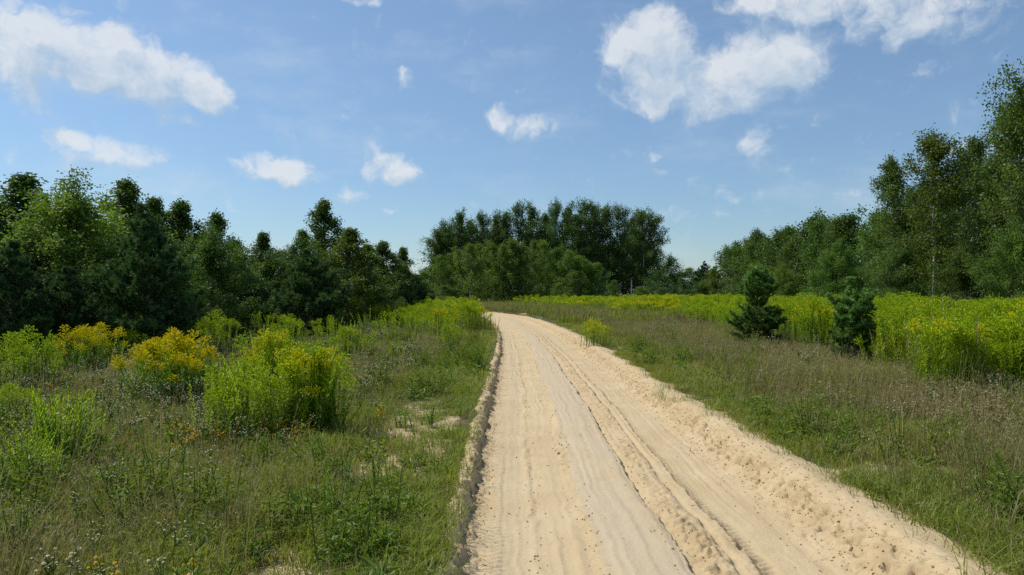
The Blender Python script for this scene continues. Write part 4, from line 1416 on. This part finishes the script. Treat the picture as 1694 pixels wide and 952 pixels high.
# yellow flowers
y_near = [flower_weed(s, 4, .24, .10, .016, 7).mesh('yellow_flower_weed', [M_WEED, M_YELLOW]) for s in (5, 6)]
r, x, y, dl, dr, d = candidates(9000, 34, 3.6, 24)
n = fbm(x * .6 + 51, y * .6, 3)
px_, py_ = 847 + 1317 * x / y, 488 + 2107 / y
spot = np.exp(-((x + 2.9) / .7) ** 2 - ((y - 8.4) / .5) ** 2)
kp = np.where(dl > 1, np.clip(-.25 + .9 * n, 0, .25) + .9 * spot, np.where(dr > 1.5, np.clip(-.3 + .8 * n, 0, .06), 0))
emit('yellow_wildflowers', 'small orange yellow wildflowers low in the grass', y_near, r, x, y, r.random(len(x)) < kp, .7, 1.2, tint=.3 + 0 * n, grow=.01)


# the uncountable goldenrod behind the front clumps
def stalk_mesh(kind, k, wide=1.0, many=1, spread=0.0, leafmat=None):
    g = Geo()
    r = np.random.default_rng(900 + 7 * k + many)
    for j in range(many):
        sg, pl = STALK[kind][(k + j) % 4][:2]
        a, q = r.uniform(0, 6.283), math.sqrt(r.random()) * spread
        m = np.eye(4)
        c, s = math.cos(a), math.sin(a)
        h = r.uniform(.82, 1.06)
        m[:3, :3] = np.array([[c * wide, -s * wide, 0], [s * wide, c * wide, 0], [0, 0, h]])
        m[:3, 3] = (q * math.cos(a * 3), q * math.sin(a * 3), 0)
        g.merge(sg, m)
        if pl.n:
            g2 = Geo()
            g2.merge(pl, m)
            b = g._push(np.concatenate(g2.V), np.concatenate(g2.tint))
            for qd in g2.Q:
                g.Q.append(qd + b)
                g.qm.append(np.full(len(qd), 1))
    return g.mesh('goldenrod_group', [leafmat or M_STALK, M_BUD if kind != 'bloom' else M_PLUME])


gr_protos = [stalk_mesh('bud', 0, 1, 3, .16), stalk_mesh('bud', 2, 1, 3, .16), stalk_mesh('young', 1, 1, 3, .14), stalk_mesh('bloom', 0, 1, 3, .15), stalk_mesh('bud', 1, 1.7, 3, .30), stalk_mesh('young', 3, 1.7, 3, .30), stalk_mesh('bloom', 2, 1.7, 3, .30), stalk_mesh('young', 2, 1, 2, .2), stalk_mesh('young', 0, .8, 2, .2, M_DRY)]
r, x, y, dl, dr, d = candidates(36000, 41, 12, 175, margin=3)
n = fbm(x * .25 + 3, y * .16, 3)
n2 = fbm(x * .5 + 13, y * .3, 3)
bf = band_front(y)
clear = ((np.abs(x - .429 * y) < 1.0) & (y < 19.3)) | ((np.abs(x - .308 * y) < 1.1) & (y < 24.4))
inb = ~clear & (x > bf + 2.0 * n + 1.0 * n2) & (x < np.interp(y, [0, 30, 45, 60, 200], [16.5, 18.0, 22, 28, 29]))
kp = np.clip(.72 + .9 * n2, .06, 1) * inb
kp = np.where(y > 55, kp * 1.5, kp)
# left band near the bend
inl = (dl > .9) & (y > 34) & (y < 120) & (x > -.30 * y + 4 + n) & (x < 2)
kp = np.where(inl, np.clip(.75 + 1.2 * n2, 0, 1), kp)
keep = r.random(len(x)) < kp
u = r.random(len(x))
bloomy = np.clip(.13 + .8 * fbm(x * .3 + 77, y * .2, 2), .02, .75)
idx = np.where(y < 38, np.where(u < bloomy * .45, 3, np.where(u < .55, 0, np.where(u < .85, 1, 2))), np.where(u < bloomy, 6, np.where(u < .75, 4, 5)))
fr = sstep(0.0, 2.2, x - bf - 1.2 * n)
idx = np.where((y < 38) & (r.random(len(x)) < .14), 8, idx)
idx = np.where((y < 38) & (fr < .6) & (r.random(len(x)) < .3), 7, idx)
hs = (1.38 + .22 * n + .34 * fbm(x * 1.7, y * .9, 3)) * np.where(inl, 1, .80 + .20 * fr) * np.where(y > 60, .95, 1) * np.where(inl, .82, 1)
keepf = keep
emit('goldenrod_field', 'dense field of yellow green goldenrod covering the right meadow up to the trees', gr_protos, r, x, y, keepf, .82, 1.15, idx=idx, tint=.40 + .8 * n2, tilt=.09, hscale=hs)


# ------------------------------------------------------------------ single weeds and sticks that stand out
def weed(px, by, top, kind, label, cat='weed', tint=(1, 1, 1), n=3, spread=.06, wide=1.0):
    yy = 2107.0 / (by - 488.0)
    xx = place(px, yy)
    H = height(top, yy)
    t = thing('weed_plant', label, cat, (xx, yy, float(ground_z(xx, yy)) - .01), 0, (1, 1, 1), 'weeds that stand out by the track')
    for k in range(n):
        g, pl, me, pm = STALK[kind][k % 4]
        a = k * 2.2
        h = H * (1 - .12 * k / max(1, n - 1) * grng.uniform(.5, 1.5))
        o = link('stalk', me, t, (spread * math.cos(a), spread * math.sin(a), 0), (grng.normal(0, .08), grng.normal(0, .08), a), (wide * .55, wide * .55, h))
        o.color = (*tint, 1)
    return t


weed(541, 905, 742, 'young', 'tall thin weed with narrow leaves, nearest to the camera left of the track', tint=(.6, .75, .9), n=1, spread=0, wide=1.3)
weed(590, 815, 738, 'young', 'bushy dark weed with thin bare stems above it left of the track', tint=(.45, .6, .7), n=7, spread=.16)
weed(735, 640, 582, 'young', 'leafy weed standing at the grass edge where the left bank curves', tint=(.7, .8, .8), n=5, spread=.12)
weed(765, 692, 648, 'young', 'small upright weed right beside the left sand bank', tint=(.7, .85, .8), n=3, spread=.06)
weed(685, 708, 672, 'young', 'low spreading bright weed in the left verge', tint=(.75, .9, .8), n=8, spread=.22, wide=1.6)
weed(602, 922, 862, 'young', 'low bright green weed tuft at the bottom left of the track', tint=(.8, .95, .85), n=9, spread=.13, wide=1.3)
weed(1243, 662, 580, 'young', 'pale grey green spike weed in the right meadow below the taller small pine', tint=(.75, .75, 1.2), n=3, spread=.08)
weed(1345, 640, 585, 'young', 'thin dry looking weed between the two small pines', tint=(.8, .65, .8), n=2, spread=.1)
weed(800, 560, 520, 'bud', 'brown withered weed bush on the left verge by the bend', tint=(.75, .38, .9), n=12, spread=.5)


def stick(p0, p1, rad, label):
    g = Geo()
    r = np.random.default_rng(3)
    k = np.linspace(0, 1, 7)[:, None]
    p0, p1 = np.array(p0, float), np.array(p1, float)
    line = p0 + (p1 - p0) * k + r.normal(0, .012, (7, 3))
    g.tube(line, rad * (1 - .6 * k[:, 0]), 5)
    m = line[3]
    g.tube(np.array([m, m + (p1 - p0) * .2 + np.array([0.02, .05, .08])]), [rad * .5, rad * .2], 4)
    thing('dead_branch', label, 'branch', me=g.mesh('dead_branch', M_STICK))


stick((-3.05, 6.0, .20), (-2.55, 6.1, .21), .006, 'thin pale dead twig lying over the grass in the near left meadow')
stick((-6.9, 12.6, .30), (-5.8, 13.0, .62), .010, 'pale dead branch leaning up left of the orange yellow goldenrod clump')
